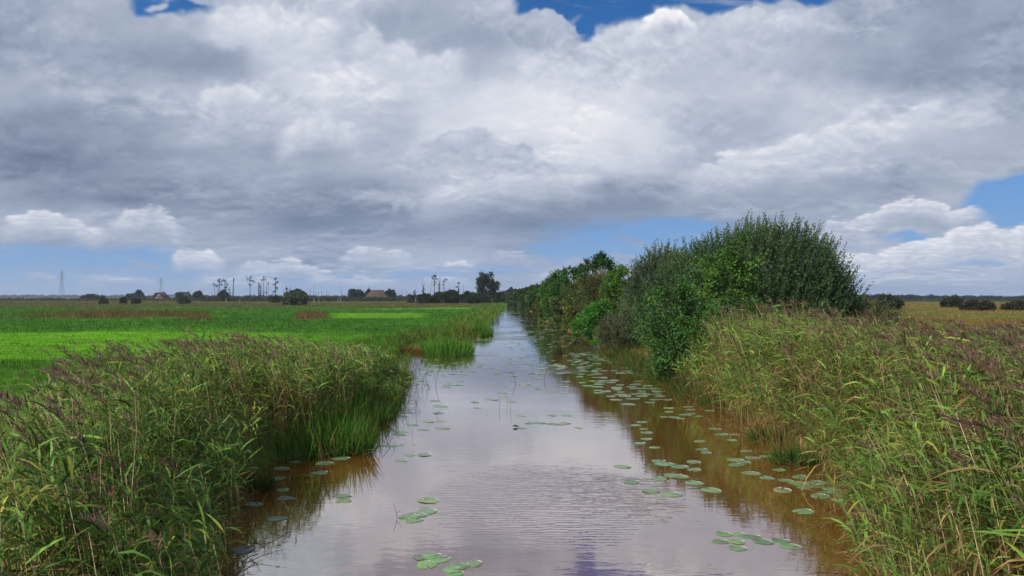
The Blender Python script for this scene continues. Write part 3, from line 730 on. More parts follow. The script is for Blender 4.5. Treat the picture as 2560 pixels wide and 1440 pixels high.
# ---------------------------------------------------------------- bushes and trees
WIL = np.array([.078,.145,.048]); WILD = np.array([.028,.066,.024]); ALD = np.array([.058,.175,.018]); ALDD = np.array([.024,.080,.014])
OLV = np.array([.085,.105,.030]); YEL = np.array([.20,.20,.03]); DARK = np.array([.026,.050,.026])
def clump_noise(p, s, r):
    return np.clip(.5+1.1*(pnoise(p[:,0]*s+p[:,2]*s*.6+r, p[:,1]*s-p[:,2]*s*.7+r*2)), 0, 1)[:,None]
def dome(n, rx, ry, H, r, low=.02, lump=.18, seed=0., flat=.85):
    """points on a lumpy dome that stands on the ground, with outward normals"""
    u = r.uniform(0,2*np.pi,n); z = r.uniform(low,1,n)**flat
    rad = np.sqrt(np.clip(1-(np.clip(z-.35,0,1)/.65)**2.2,0,1))*np.interp(z,[0,.12,.35],[.82,.95,1.])
    lm = 1+lump*1.6*pnoise(np.cos(u)*1.7+seed+z*1.3, np.sin(u)*1.7-seed+z*2.1)
    rad = np.maximum(rad, .0)
    P = np.stack([rx*rad*np.cos(u)*lm, ry*rad*np.sin(u)*lm, H*z*(1+.5*(lm-1))],-1)
    Nn = nrm(np.stack([np.cos(u)*rad/rx, np.sin(u)*rad/ry, np.clip(z-.25,0,1)*1.1/H],-1))
    return P, Nn
def limbs(r, rx, ry, H, n, r0, sp=.75):
    """several stems that rise and spread from the base"""
    a = r.uniform(0,2*np.pi,n); q = r.uniform(.15,1,n)
    tip = np.stack([rx*sp*q*np.cos(a), ry*sp*q*np.sin(a), H*r.uniform(.55,.9,n)],-1)
    b = np.stack([rx*.18*np.cos(a)*q, ry*.18*np.sin(a)*q, np.full(n,-.2)],-1)
    t = np.linspace(0,1,6)[None,:,None]
    mid = np.stack([tip[:,0]*.35, tip[:,1]*.35, tip[:,2]*.6],-1)
    P = b[:,None]*(1-t)**2+2*mid[:,None]*t*(1-t)+tip[:,None]*t*t+r.normal(0,.03*rx,(n,6,3))*np.array([0,.5,1,1,1,.5])[None,:,None]
    mb = MB(); tubes(mb, P, r0*np.linspace(1,.2,6)[None]*r.uniform(.6,1.2,(n,1)), np.array([.09,.075,.055]), 5)
    return mb
def willow(loc, rx, ry, H, shoots, per, ll, lw, label, seed, c1=WIL, c2=WILD, up=.9, slen=(.6,1.3), skew=None, name='willow_bush', cat='bush', inner=.35, yel=.03, group=None):
    r = np.random.RandomState(seed); t = thing(name, loc, label, cat, group)
    P, Nn = dome(shoots, rx, ry, H-slen[1]*.45, r, lump=.16, seed=seed*.37)
    dep = np.where(r.rand(shoots) < inner, r.uniform(.40,.85,shoots), r.uniform(.86,1.,shoots))
    P = P*np.stack([dep,dep,.35+.65*dep],-1)
    if skew is not None: P[:,2] *= skew(P[:,0]/rx)
    D = nrm(Nn*.55+np.array([0,0,up])+r.normal(0,.22,(shoots,3))); L = r.uniform(*slen,shoots)
    I = np.repeat(np.arange(shoots), per); n = len(I); tt = np.tile((np.arange(per)+.5)/per, shoots)+r.normal(0,.02,n)
    p = P[I]+D[I]*(L[I]*tt)[:,None]+np.array([.05,0,-.02])*(tt**2)[:,None]
    az = rdir(n, r); az = nrm(az-D[I]*(az*D[I]).sum(1,keepdims=True))
    ld = nrm(D[I]*.8+az*.75+r.normal(0,.12,(n,3))); S = perp(ld, r)
    cn = clump_noise(P, .55, seed*.1)[I]; c = c2+(c1-c2)*np.clip(cn*.75+.5*r.rand(n,1),0,1.2)
    c = np.where(r.rand(n,1) < yel, YEL*.8, c)*r.uniform(.8,1.25,(n,1))
    mb = MB(); kites(mb, p, ld, S, ll*r.uniform(.7,1.2,n)*(1-.35*tt), lw*r.uniform(.8,1.2,n), c)
    q = slice(0,shoots,2)
    tubes(mb, np.stack([P[q], P[q]+D[q]*L[q][:,None]*.97],1), np.array([.006,.003]), np.array([.07,.065,.04]))
    limbs(r, rx, ry, H, 16, .06*H/6).build('trunk', M_BARK, t); mb.build('crown', M_LEAF, t)
    return t
def leafy(loc, rx, ry, H, clumps, per, ls, label, seed, c1=ALD, c2=ALDD, name='alder_bush', cat='bush', lump=.3, z0=0., stems=5, cs=.34, yel=.02, tip=.4, group=None, asp=.75, matl=None):
    """broad-leaved crown: leaf clumps over a lumpy dome, some standing out as shoots"""
    r = np.random.RandomState(seed); t = thing(name, loc, label, cat, group)
    P, Nn = dome(clumps, rx, ry, H*(1-z0)*.95, r, lump=lump, seed=seed*.51, low=.0)
    P[:,2] += H*z0
    dep = np.where(r.rand(clumps) < .3, r.uniform(.4,.8,clumps), r.uniform(.85,1.04,clumps)); P[:,:2] *= dep[:,None]
    H = H*.94; R0 = cs*min(rx,H*.6)
    I = np.repeat(np.arange(clumps), per); n = len(I)
    size = r.uniform(.55,1.15,clumps)*R0
    g = r.normal(0,.42,(n,3)); ax = nrm(Nn+np.array([0,0,.7]))
    k = r.rand(n,1)
    p = P[I]+g*size[I][:,None]*(1-.5*k*tip)+ax[I]*(k*size[I][:,None]*1.5*tip)
    p[:,2] = np.maximum(p[:,2], .03)
    D = nrm(rdir(n,r)+Nn[I]*.5+np.array([0,0,.0])); S = perp(D,r)
    cn = clump_noise(P, .9/max(.6,R0), seed*.1)[I]; c = c2+(c1-c2)*np.clip(cn*.8+.45*r.rand(n,1),0,1.25)
    c = np.where(r.rand(n,1) < yel, YEL, c)*r.uniform(.8,1.25,(n,1))
    mb = MB(); kites(mb, p, D, S, ls*r.uniform(.7,1.3,n), ls*asp*r.uniform(.8,1.2,n), c)
    limbs(r, rx, ry, H*.9, stems, .05*H/5).build('trunk', M_BARK, t); mb.build('crown', matl or M_LEAF, t)
    return t

def base_at(px, d, z=.3): return Vector(((px-1280)/F*d, d, z))
def hgt(py, d, z=.3): return CAMH+(HOR-py)/F*d-z
# the row of bushes along the right bank, from the camera away
willow(base_at(1878,40), 5.3, 4.4, hgt(566,40), 6400, 26, .165, .058, 'biggest grey-green willow bush with feathery upright shoots on the right bank', 21,
       up=1.15, slen=(.7,1.5), skew=lambda u: np.interp(u,[-1.1,-.6,-.1,.45,.8,1.1],[.92,.92,.98,1.02,.97,.78]))
willow(base_at(1668,44.5), 2.35, 2.2, hgt(624,44.5), 2600, 24, .165, .056, 'loose grey willow leaning out at the water side of the biggest willow', 22,
       c1=np.array([.090,.130,.062]), c2=np.array([.034,.060,.028]), up=.75, inner=.25)
willow(base_at(2165,58), 1.9, 2.0, hgt(752,58), 600, 20, .2, .07, 'low olive willow bush at the far foot of the biggest willow', 23, c1=OLV, c2=WILD)
leafy(base_at(1812,33.2), 1.15, 1.1, hgt(622,33.2), 105, 120, .12, 'bright green alder sapling growing up in front of the biggest willow', 24, c1=np.array([.105,.215,.030]), c2=np.array([.028,.075,.014]), lump=.5, cs=.42, tip=1.0, z0=.12)
leafy(base_at(1722,30.6), 1.5, 1.2, hgt(768,30.6), 120, 150, .11, 'fresh green alder bush low over the water in front of the biggest willow', 25, c1=np.array([.062,.150,.026]), c2=np.array([.018,.055,.014]), lump=.55, cs=.36, tip=.7)
leafy(base_at(1840,31.4), 2.1, 1.3, hgt(770,31.4), 130, 130, .105, 'dark green bramble bush between the alder sapling and the right reeds', 26, c1=np.array([.05,.12,.025]), c2=np.array([.02,.05,.016]), lump=.3, cs=.3)
willow(base_at(1556,46.5), 1.35, 1.2, hgt(786,46.5), 800, 22, .15, .040, 'small grey-green willow with dry reddish shoots at the water edge', 27,
       c1=np.array([.12,.14,.065]), c2=np.array([.05,.065,.035]), up=.9, slen=(.5,1.0), yel=.12)
leafy(base_at(1488,52.2), 1.15, 1.1, hgt(762,52.2), 90, 120, .125, 'rounded bright green bush overhanging the water nearest the lily pads', 28, c1=np.array([.065,.22,.02]), c2=np.array([.025,.10,.014]), lump=.35)
leafy(base_at(1548,55), 1.35, 1.4, hgt(684,55), 110, 120, .135, 'yellowish green alder beside the loose grey willow', 29, c1=np.array([.10,.21,.02]), c2=np.array([.03,.09,.014]), z0=.2)
leafy(base_at(1502,58.5), 1.8, 1.5, hgt(686,58.5), 130, 110, .135, 'olive-brown willow with dead twigs behind the rounded bright green bush', 30, c1=np.array([.095,.105,.032]), c2=np.array([.045,.045,.02]), yel=.06, name='willow_bush', asp=.45)
leafy(base_at(1508,68), 1.75, 1.6, hgt(646,68), 90, 130, .17, 'dark green alder whose round top rises over the olive-brown willow', 31, c1=np.array([.035,.09,.018]), c2=np.array([.012,.035,.012]), z0=.35, name='alder_tree', cat='tree')
leafy(base_at(1452,71), 1.5, 1.4, hgt(706,71), 100, 110, .165, 'olive bush with yellowing leaves on one side over the water', 32, c1=np.array([.10,.125,.028]), c2=np.array([.035,.06,.016]), yel=.10)
leafy(base_at(1420,77), 1.6, 1.4, hgt(738,77), 90, 100, .165, 'low olive green bush drooping to the water past the yellowing one', 33, c1=np.array([.085,.12,.03]), c2=np.array([.03,.055,.018]))
leafy(base_at(1438,88), 2.0, 1.8, hgt(680,88), 110, 110, .19, 'dark green alder with a pointed top in the bank row', 34, c1=np.array([.05,.13,.02]), c2=np.array([.018,.055,.014]), tip=.8, name='alder_tree', cat='tree')
leafy(base_at(1400,97), 2.1, 1.9, hgt(690,97), 110, 100, .21, 'mid green alder with a ragged top beyond the pointed dark alder', 35, c1=np.array([.06,.15,.022]), c2=np.array([.022,.07,.016]), tip=.8, name='alder_tree', cat='tree')
ROW = [(1378,112,46,706,'dense green alder with a flat top further along the right bank',(.055,.13,.022)),
 (1384,104,44,752,'low olive bush over the water below the flat-topped alder',(.085,.12,.032)),
 (1358,136,40,716,'deep green rounded bush in the distant bank row',(.04,.10,.022)),
 (1362,128,34,755,'short yellowish bush on the waterline of the distant bank row',(.10,.13,.03)),
 (1342,165,36,721,'grey-green bush beyond the deep green rounded one',(.06,.09,.035)),
 (1330,202,32,722,'small dark green alder far along the right bank',(.035,.085,.02)),
 (1317,245,28,725,'dull green bush close to where the canal narrows',(.055,.10,.03)),
 (1305,300,28,727,'farthest bush of the right bank at the end of the water',(.05,.09,.03)),
 (1292,370,30,731,'low green willow closing off the end of the canal',(.055,.10,.03))]
for i,(px,d,w,py,lab,c) in enumerate(ROW):
    c = np.array(c); rx = w/F*d*.70
    leafy(base_at(px,d), rx, rx, hgt(py,d), 90, 100, d*.0024, lab, 40+i, c1=c, c2=c*.42, group=None, cs=.36, matl=M_FAR if d > 150 else M_LEAF)
# ---------------------------------------------------------------- water lilies and what floats
def pad_mat():
    m, nt, N, Lk = mat('lily_pad_skin')
    a = N.new('ShaderNodeAttribute'); a.attribute_name = 'tint'
    oi = N.new('ShaderNodeObjectInfo'); mr = N.new('ShaderNodeMapRange'); mr.inputs[3].default_value = .7; mr.inputs[4].default_value = 1.3; Lk.new(oi.outputs['Random'], mr.inputs[0])
    tc = N.new('ShaderNodeNewGeometry'); nz = N.new('ShaderNodeTexNoise'); nz.inputs['Scale'].default_value = 9; nz.inputs['Detail'].default_value = 4; Lk.new(tc.outputs['Position'], nz.inputs['Vector'])
    m2 = N.new('ShaderNodeMapRange'); m2.inputs[1].default_value = .3; m2.inputs[2].default_value = .7; m2.inputs[3].default_value = .75; m2.inputs[4].default_value = 1.2; Lk.new(nz.outputs[0], m2.inputs[0])
    mu = N.new('ShaderNodeMath'); mu.operation = 'MULTIPLY'; Lk.new(mr.outputs[0], mu.inputs[0]); Lk.new(m2.outputs[0], mu.inputs[1])
    s = N.new('ShaderNodeVectorMath'); s.operation = 'SCALE'; Lk.new(a.outputs['Color'], s.inputs[0]); Lk.new(mu.outputs[0], s.inputs['Scale'])
    p = N.new('ShaderNodeBsdfPrincipled'); p.inputs['Roughness'].default_value = .3; p.inputs['Specular IOR Level'].default_value = .45; p.inputs['Sheen Weight'].default_value = .35; p.inputs['Sheen Roughness'].default_value = .3; p.inputs['Coat Weight'].default_value = .4; p.inputs['Coat Roughness'].default_value = .35; p.inputs['Coat IOR'].default_value = 1.8
    bp = N.new('ShaderNodeBump'); bp.inputs['Strength'].default_value = .15; bp.inputs['Distance'].default_value = .02; Lk.new(nz.outputs[0], bp.inputs['Height']); Lk.new(bp.outputs[0], p.inputs['Normal'])
    Lk.new(s.outputs[0], p.inputs['Base Color']); o = N.new('ShaderNodeOutputMaterial'); Lk.new(p.outputs[0], o.inputs[0])
    return m
M_PAD = pad_mat()
PADG = np.array([.120,.215,.062]); PADY = np.array([.40,.30,.05])
def pad_shape(mb, c, rad, rot, r, col, rim=None, z=.010, seg=18, asp=.82, cup=.02):
    """heart-shaped floating leaf: notch at the stalk, faintly rippled rim, a real edge thickness"""
    th = np.linspace(.16, 2*np.pi-.16, seg)
    rr = rad*(1+.05*np.sin(th*3+r.uniform(0,6))+.03*r.normal(size=seg)); rr[0] *= .97; rr[-1] *= .97
    x = rr*np.cos(th); y = rr*np.sin(th)*asp
    zz = z+cup*rad*(.5+np.sin(th*2+r.uniform(0,6)))+.012*rad*np.sin(th*7)
    ring = np.stack([x,y,zz],-1); mid = ring*np.array([.55,.55,1]); mid[:,2] = z+.3*cup*rad
    ctr = np.array([[.06*rad,0,z]]); bot = ring-np.array([0,0,.006])
    V = np.concatenate([ctr, mid, ring, bot]); cs, sn = math.cos(rot), math.sin(rot)
    V = np.stack([V[:,0]*cs-V[:,1]*sn+c[0], V[:,0]*sn+V[:,1]*cs+c[1], V[:,2]+c[2]],-1)
    i = np.arange(seg-1)
    T = np.stack([np.zeros(seg-1,int), 1+i, 2+i],-1)
    Q = np.concatenate([np.stack([1+i,1+seg+i,2+seg+i,2+i],-1), np.stack([1+seg+i,1+2*seg+i,2+2*seg+i,2+seg+i],-1)])
    C = np.concatenate([np.broadcast_to(col,(1+seg,3)), np.broadcast_to(rim if rim is not None else col*.92,(seg,3)), np.broadcast_to(col*.5,(seg,3))])
    mb.add(V, Q, T, C)
PAD_V = []
def pad_variant(i):
    if not PAD_V:
        for k in range(14):
            r = np.random.RandomState(300+k); mb = MB(); col = PADG*np.array([r.uniform(.8,1.25), r.uniform(.85,1.15), r.uniform(.75,1.25)])
            pad_shape(mb, (0,0,0), 1., 0, r, col, col*np.array([1.1,1.0,.8]) if k % 3 else None, z=.03, cup=.012 if k % 4 else .05)
            me = mb.mesh('lily_pad'); me.materials.append(M_PAD); PAD_V.append(me)
    return PAD_V[i % 14]
def lily_pad(c, rad, label, group, i):
    o = link('lily_pad', pad_variant(i)); o.location = c; o.scale = (rad,rad,rad*.6); o.rotation_euler = (0,0,rng.uniform(0,6.28))
    return tag(o, label, 'lily pad', group)
GROUPS = [
 ('lily pads on the brown water by the right reeds', 'green lily pad lying on brown water beside the right-hand reeds',
  [(1753,1123),(1764,1131),(1733,1154),(1666,1160),(1699,1166),(1733,1206),(1777,1224),(1680,1188),(1704,1191),(1735,1173),(1837,1149),(1857,1155),(1839,1161),(1880,1144),(1912,1140),
   (1863,1127),(1876,1182),(1915,1194),(1946,1174),(1962,1200),(1998,1192),(1994,1208),(2010,1218),(2035,1214),(2047,1239),(2063,1231),(2095,1249),(2103,1235),(2006,1277),
   (1803,1086),(1835,1086),(1749,1103),(1829,1100),(1890,1100),(1787,1072),(1672,1020),(1672,1029),(1720,1017),(1724,1024),(1712,1037),(1684,1043),(1728,1034),(1773,1026),(1668,999),
   (1616,1081),(1616,1097),(1600,1107),(1636,1118),(1608,1072),(1588,1063),(1603,1055),(1656,1160),(1646,1195),(1692,1190),(1646,1152),(1660,1042),(1700,1046),(1745,1040),(2040,1205),(2075,1222)]),
 ('lily pads at the near right corner', 'pale green lily pad in the cluster at the near right end of the canal',
  [(1808,1333),(1849,1335),(1878,1340),(1841,1353),(1841,1368),(1799,1352),(1974,1364),(1950,1350),(1905,1352)]),
 ('lily pads by the left reeds', 'green lily pad on the water beside the left reeds and sedge',
  [(705,1171),(697,1195),(663,1215),(800,1181),(814,1158),(741,1154),(709,1223),(860,1239),(862,1250),(693,1295),(628,1170),(637,1259),(717,1245),(854,1145)]),
 ('lily pads below the ruffled water', 'blue-green lily pad in the cluster in front of the rippled water patch',
  [(1052,1391),(1100,1396),(1067,1409),(1184,1406),(1133,1421),(1138,1431),(1080,1388),(1150,1412)]),
 ('lily pads by the floating twig', 'green lily pad beside the upright twig left of the rippled water',
  [(1072,1250),(1042,1286),(1037,1299),(1067,1278),(1024,1290)]),
 ('scattered lily pads in the open canal', 'dull green lily pad floating apart on the open grey water in mid canal',
  [(1027,1137),(1062,1136),(1006,1151),(996,1112),(966,1113),(925,1117),(1032,1062),(1006,1079),(1001,1085),(1072,1054),(1103,1052),(1108,1070),(1060,1074),(1326,1057),(1382,1059),(1412,1057),(1306,1070),
   (1446,1069),(1303,1039),(1382,1038),(1418,1038),(1578,1204),(1557,1166),(1626,1227),(1677,1235),(980,1114),(1400,1061),(1350,1057)]),
]
cnt = 0
for grp, lab, pts in GROUPS:
    for (px,py) in pts:
        c = onz(px, py); cnt += 1
        lily_pad(c, rng.uniform(.135,.215) if py < 1300 else rng.uniform(.12,.17), lab, grp, cnt)
for (px,py,lab,col,rim) in [(1954,1225,'lily pad with a yellowing edge among the green pads by the right reeds',PADG*1.2,PADY),(608,1374,'dark brown lily pad in the shade of the near left reeds',np.array([.05,.055,.03]),None)]:
    mb = MB(); pad_shape(mb, (0,0,0), .2, 1.2, rng, col, rim); o = mb.build('lily_pad', M_PAD); o.location = onz(px,py); tag(o, lab, 'lily pad')
# the belt of pads under the loose willow, white with reflected sky, and the sparser pads to its left
def belt(n, poly, grp, lab, mind):
    global cnt
    pts = []; xs = [p[0] for p in poly]; ys = [p[1] for p in poly]; G = [onz(*p) for p in poly]
    k = 0
    while len(pts) < n and k < 40000:
        k += 1
        d = rng.uniform(min(g.y for g in G), max(g.y for g in G)); x = rng.uniform(min(g.x for g in G), max(g.x for g in G))
        py = HOR+CAMH*F/d; px = 1280+x/d*F; ins = False
        for i in range(len(poly)):
            (x1,y1),(x2,y2) = poly[i], poly[i-1]
            if (y1 > py) != (y2 > py) and px < (x2-x1)*(py-y1)/(y2-y1)+x1: ins = not ins
        if not ins or pnoise(np.array([x*.9]), np.array([d*.35]))[0] < -.12: continue
        if any(abs(x-q[0]) < mind and abs(d-q[1]) < mind*.9 for q in pts): continue
        pts.append((x,d))
    for (x,d) in pts:
        cnt += 1; lily_pad(Vector((x,d,0)), rng.uniform(.17,.29), lab, grp, cnt)
belt(118, [(1385,884),(1480,880),(1560,905),(1640,960),(1660,1005),(1560,1012),(1470,990),(1410,930)], 'belt of lily pads under the willow', 'pale lily pad shining with sky light in the belt below the bushes', .33)
belt(52, [(1060,925),(1400,900),(1440,985),(1300,1035),(1000,1040),(960,985)], 'thin drift of lily pads in mid canal', 'flat pale lily pad in the thin drift across the middle of the canal', .36)
belt(16, [(1330,820),(1400,812),(1450,862),(1390,872)], 'far lily pads under the bush row', 'small pale lily pad on the dark reflection of the distant bush row', .4)
def far_pads():
    n = 900; mb = MB(); k = 0
    y = np.exp(rng.uniform(np.log(34), np.log(190), n)); x = LE(y)+.8+(RE(y)-LE(y)-1.4)*rng.rand(n)
    keep = pnoise(x*.35+3, y*.10) > -.05
    for X, Y in zip(x[keep], y[keep]):
        pad_shape(mb, (X,Y,0), rng.uniform(.08,.2), rng.uniform(0,6.28), rng, PADG*rng.uniform(.4,1.1), z=.008, seg=9, cup=.03)
    tag(mb.build('lily_pads', M_PAD), 'small scattered lily pads and floating leaves far up the canal', 'lily pads', kind='stuff')
far_pads()
# a curled leaf standing out of the water, thin stalks and a twig
def curled():
    mb = MB(); c = onz(1290,1068); t = np.linspace(0,1,7); w = .055*np.sin(np.pi*(.12+.85*t))
    P = np.stack([-.09+.18*t, .02*np.sin(t*3), .03-.02*t], -1)
    a = P+np.stack([0*t, -w*.5, w*.9],-1); b = P+np.stack([0*t, w*.5, w*.6],-1)
    V = np.concatenate([a,P,b]); i = np.arange(6)
    mb.add(V, np.concatenate([np.stack([i,i+1,i+8,i+7],-1), np.stack([i+7,i+8,i+15,i+14],-1)]), None, np.array([.03,.055,.02]))
    o = mb.build('curled_leaf', M_GRASS); o.location = c; tag(o, 'dark curled leaf standing up from the water in mid canal', 'leaf')
curled()
def stalk(px, py, h, lean, label, name='water_stalk', col=(.05,.06,.03), rad=.006, fork=False):
    mb = MB(); t = np.linspace(0,1,5); P = np.stack([lean*h*t**2, 0*t, -.1+(h+.1)*t],-1)
    tubes(mb, P[None], rad*np.linspace(1,.5,5), np.array(col), 4)
    if fork: tubes(mb, np.stack([P[2]+np.array([lean*h*.2,0,0])*0, P[2]+np.array([.05,0,.03]), P[2]+np.array([.08,.02,.08])])[None], rad*np.array([.8,.6,.3]), np.array(col), 4)
    o = mb.build(name, M_STEM); o.location = onz(px,py); tag(o, label, 'stalk' if name == 'water_stalk' else 'twig')
stalk(995,1292,.24,-.3,'forked dark twig sticking up from the water by the lily pads','twig',(.03,.022,.018),.005,True)
stalk(1249,1022,.42,.02,'left thin bare stalk of the group standing in the open water'); stalk(1268,1014,.36,-.05,'middle thin bare stalk of the group standing in the open water'); stalk(1276,1022,.40,.04,'right thin bare stalk of the group standing in the open water')
stalk(1089,962,.8,.28,'bent dark reed stalk alone in the water off the left bank',rad=.010); stalk(1289,958,.45,-.3,'short hooked stalk rising from the drift of pale pads',rad=.012)
stalk(1361,950,.5,.15,'short dark stalk near the edge of the lily pad belt',rad=.010); stalk(1050,925,.7,-.25,'slender bent stalk beside the sparse sedge tuft',rad=.009)
# ---------------------------------------------------------------- the far side of the meadows
TRK = np.array([.055,.05,.045]); PALE = np.array([.30,.27,.22])
def snag(px, top, d, label, crowns=(), ivy=(), lean=0., forks=(), wt=2.0, name='dead_tree', base=748, col=TRK, seed=0):
    """bare trunk with tufts: crowns = (px, py, r px), ivy = (from py, to py, half width px), forks = (from py, px, py)"""
    r = np.random.RandomState(int(px*7+top)); s = d/F; H = hgt(top, d); t = thing(name, base_at(px,d), label, 'tree')
    zz = lambda py: hgt(py, d); xx = lambda q: (q-px)*s
    mb = MB(); k = np.linspace(0,1,7)
    P = np.stack([lean*s*k**1.5+.5*s*r.normal(size=7)*k, 0*k, -.3+(H+.3)*k],-1)
    tubes(mb, P[None], wt*.5*s*np.linspace(1,.35,7), col, 5)
    for (fp, qx, qy) in forks:
        z0 = zz(fp); x0 = np.interp(z0, P[:,2], P[:,0]); a = np.array([x0,0,z0]); b = np.array([xx(qx), r.normal(0,.5), zz(qy)])
        m = (a+b)/2+np.array([(b[0]-a[0])*.25,0,-(b[2]-a[2])*.12])
        tubes(mb, np.stack([a,m,b])[None], wt*.34*s*np.array([1,.7,.4]), col, 4)
    mb.build('trunk', M_FAR, t)
    cb = MB()
    def tuft(cx, cz, rad, n, sy=1.):
        p = r.normal(0,.5,(n,3))*rad*np.array([1,.8,.75*sy])+np.array([cx,0,cz])
        kites(cb, p, rdir(n,r), perp(rdir(n,r),r), np.full(n,1.15*s*1.2)*r.uniform(.7,1.3,n), np.full(n,.9*s*1.2), np.array([.020,.036,.016])*r.uniform(.6,1.5,(n,1)))
    for (cx,cy,rp) in crowns:
        z1 = zz(cy); tuft(xx(cx), z1, rp*s*.55, int(12+2*rp*rp))
        for q in range(4): tuft(xx(cx)+r.normal(0,.55)*rp*s, z1+r.normal(0,.5)*rp*s, rp*s*r.uniform(.22,.42), int(6+1.2*rp*rp))
        m = 10; dz = r.uniform(0,1,m)**1.4*rp*s*4.5; x0 = np.interp(z1-dz, P[:,2], P[:,0]); pp = np.stack([x0*.6+xx(cx)*.4+r.normal(0,.35,m)*rp*s, r.normal(0,.4,m)*rp*s, z1-dz],-1)
        kites(cb, pp, rdir(m,r), perp(rdir(m,r),r), np.full(m,1.3*s), np.full(m,1.0*s), np.array([.020,.036,.016])*r.uniform(.6,1.4,(m,1)))
    for (a,b,wv) in ivy:
        n = int(abs(a-b)*wv*4); z = r.uniform(zz(b), zz(a), n); x = np.interp(z, P[:,2], P[:,0])+r.normal(0,.5*wv*s,n)
        kites(cb, np.stack([x, r.normal(0,.5*wv*s,n), z],-1), rdir(n,r), perp(rdir(n,r),r), np.full(n,1.3*s), np.full(n,1.0*s), np.array([.018,.034,.015])*r.uniform(.6,1.4,(n,1)))
    if cb.n: cb.build('crown', M_FAR, t)
    return t
D = 480
snag(530,729,D,'short bare stump at the left end of the dead tree group',wt=1.8)
snag(538,706,D,'small bent dead tree leaning left with a thin top tuft',[(533,710,2.6),(538,713,2)],lean=-3,wt=1.6)
snag(543,711,D,'thin dead tree with a little side tuft beside the small bent one',[(542,714,3)],wt=1.4)
snag(547,695,D,'tall dead tree with a spreading tufted crown and a hanging side branch',[(549,698,4.5),(545,703,3.5),(552,704,3),(555,713,2.8)],[(735,745,2)],lean=2,forks=[(712,555,709)],wt=3.2)
snag(564,698,D,'dead tree with broad clumpy crown and foliage sliding down its right side',[(558,701,4),(563,704,4),(569,711,3),(566,718,3),(572,724,3)],[(716,730,2.5)],lean=-3,forks=[(720,568,712)],wt=2.6)
snag(575,716,D,'thin dead tree with ivy swelling near its foot',[(575,731,3),(574,737,3)],wt=1.4)
snag(582,695,D,'bare thick dead trunk ending in two blunt tips',[(585,697,1.8)],[(697,743,1.1)],lean=1.5,forks=[(704,585,696)],wt=2.8)
snag(586,726,D,'thin leaning pole of a dead tree beside the two-tipped trunk',lean=-1.5,wt=1.2)
snag(625,690,D,'solitary slender tree with three separate leafy tufts at the top',[(618,696,3.2),(627,694,4),(627,702,4.5),(634,703,4),(624,712,3.2)],[(735,745,2)],forks=[(712,618,698),(714,634,705)],wt=2.2)
snag(637,734,D,'short dead pole right of the solitary three-tufted tree',wt=1.2)
snag(647,706,D,'narrow ivy-clad trunk like a dark column',ivy=[(707,746,2.8)],wt=2.5)
snag(651,712,D,'second ivy-clad trunk leaning against the dark column',ivy=[(713,744,2.6)],wt=2.0)
snag(653,695,D,'long bare whip of a dead tree above the ivy columns',wt=1.0)
snag(659,690,D,'tall thin tree with one small leafy head',[(659,693,3.5),(656,699,3),(662,699,3)],[(728,742,2)],wt=1.8)
snag(666,693,D,'bare straight dead trunk right of the small-headed tree',[(665,731,2.5)],wt=1.4)
snag(670,705,D,'dead tree with a forked bare tip',[(671,708,1.8)],forks=[(712,672,704)],wt=1.4)
snag(688,694,D,'ivy-covered tree with a full ragged head and pale trunk',[(688,698,5),(692,706,5),(686,712,5),(691,720,5),(684,728,5),(680,738,4)],wt=2.6)
snag(716,714,D*.95,'dense dark broken tree with a spiky companion',[(715,722,5.5),(719,730,6.5),(714,738,7),(726,726,3),(728,734,4)],forks=[(738,727,716)],wt=3)
snag(708,722,D*.93,'pale bare stump in front of the dense dark broken tree',wt=2.0,col=PALE*.8)
for (px,top,lean,lab) in [(773,722,0,'thin bare pole at the left of the row of dead poles'),(776,721,1,'thin bare pole paired with the leftmost of the row'),(783,711,2.5,'tallest leaning bare pole of the row'),(790,728,0,'short faint pole after the tall leaning one'),
   (797,729,0,'short bare pole of the row with a bushy foot'),(805,727,-1,'bare pole with a slight kink left of the farm trees'),(815,726,2,'bent bare pole in the row of dead poles'),(823,733,1,'lowest bare pole of the row'),
   (853,715,.5,'straight tall pole standing alone left of the round farm tree'),(1005,720,0,'straight dead pole right of the thatched farmhouse'),(1017,724,0,'second straight dead pole right of the thatched farmhouse'),(1026,729,0,'short dead pole before the spiky dead tree'),(997,728,0,'faint short pole next to the farmhouse trees')]:
    snag(px,top,D*1.05,lab,lean=lean,wt=1.3,name='dead_pole',col=TRK*.8)
snag(1037,722,D*.8,'small conical tree right of the dead poles',[(1037,728,3.5),(1036,734,5),(1038,740,6)],wt=1.6)
snag(1058,697,D*.8,'spiky dead tree with ivy on its lower half',[(1058,722,3),(1057,728,4),(1059,735,4)],[(714,745,2)],wt=1.6,forks=[(716,1054,705),(718,1062,704)])
snag(1077,708,D*.8,'bare white whip between the spiky tree and the umbrella-headed tree',wt=1.3,col=PALE*.5)
snag(1086,686,D*.8,'tall umbrella-headed tree with forked pale trunk',[(1086,690,5.5),(1082,696,5),(1091,697,5),(1085,704,3.5),(1088,709,3)],forks=[(716,1078,703),(712,1092,700)],wt=2.2,col=PALE*.45)
snag(1099,690,D*.8,'bare forked dead tree with ivy on the trunk',[(1097,712,3),(1097,722,3)],[(706,740,2)],forks=[(708,1103,692),(706,1096,696)],wt=1.8,col=PALE*.4)
snag(1108,697,D*.8,'dead tree with flat top leaning right',[(1113,698,3),(1117,699,2),(1109,704,2.5),(1107,712,2)],lean=3,forks=[(704,1117,697)],wt=2.2)
snag(1113,715,D*.8,'thin bare trunk under the right-leaning flat top',wt=1.3)
snag(1146,705,D*.8,'twisted slim tree with two small knots of leaves',[(1148,708,3.5),(1144,717,4),(1148,724,3.5),(1147,730,3)],wt=1.8)
snag(1156,710,D*.8,'bare pole leaning right beside the big leafy tree',lean=4,wt=1.3,col=PALE*.5)
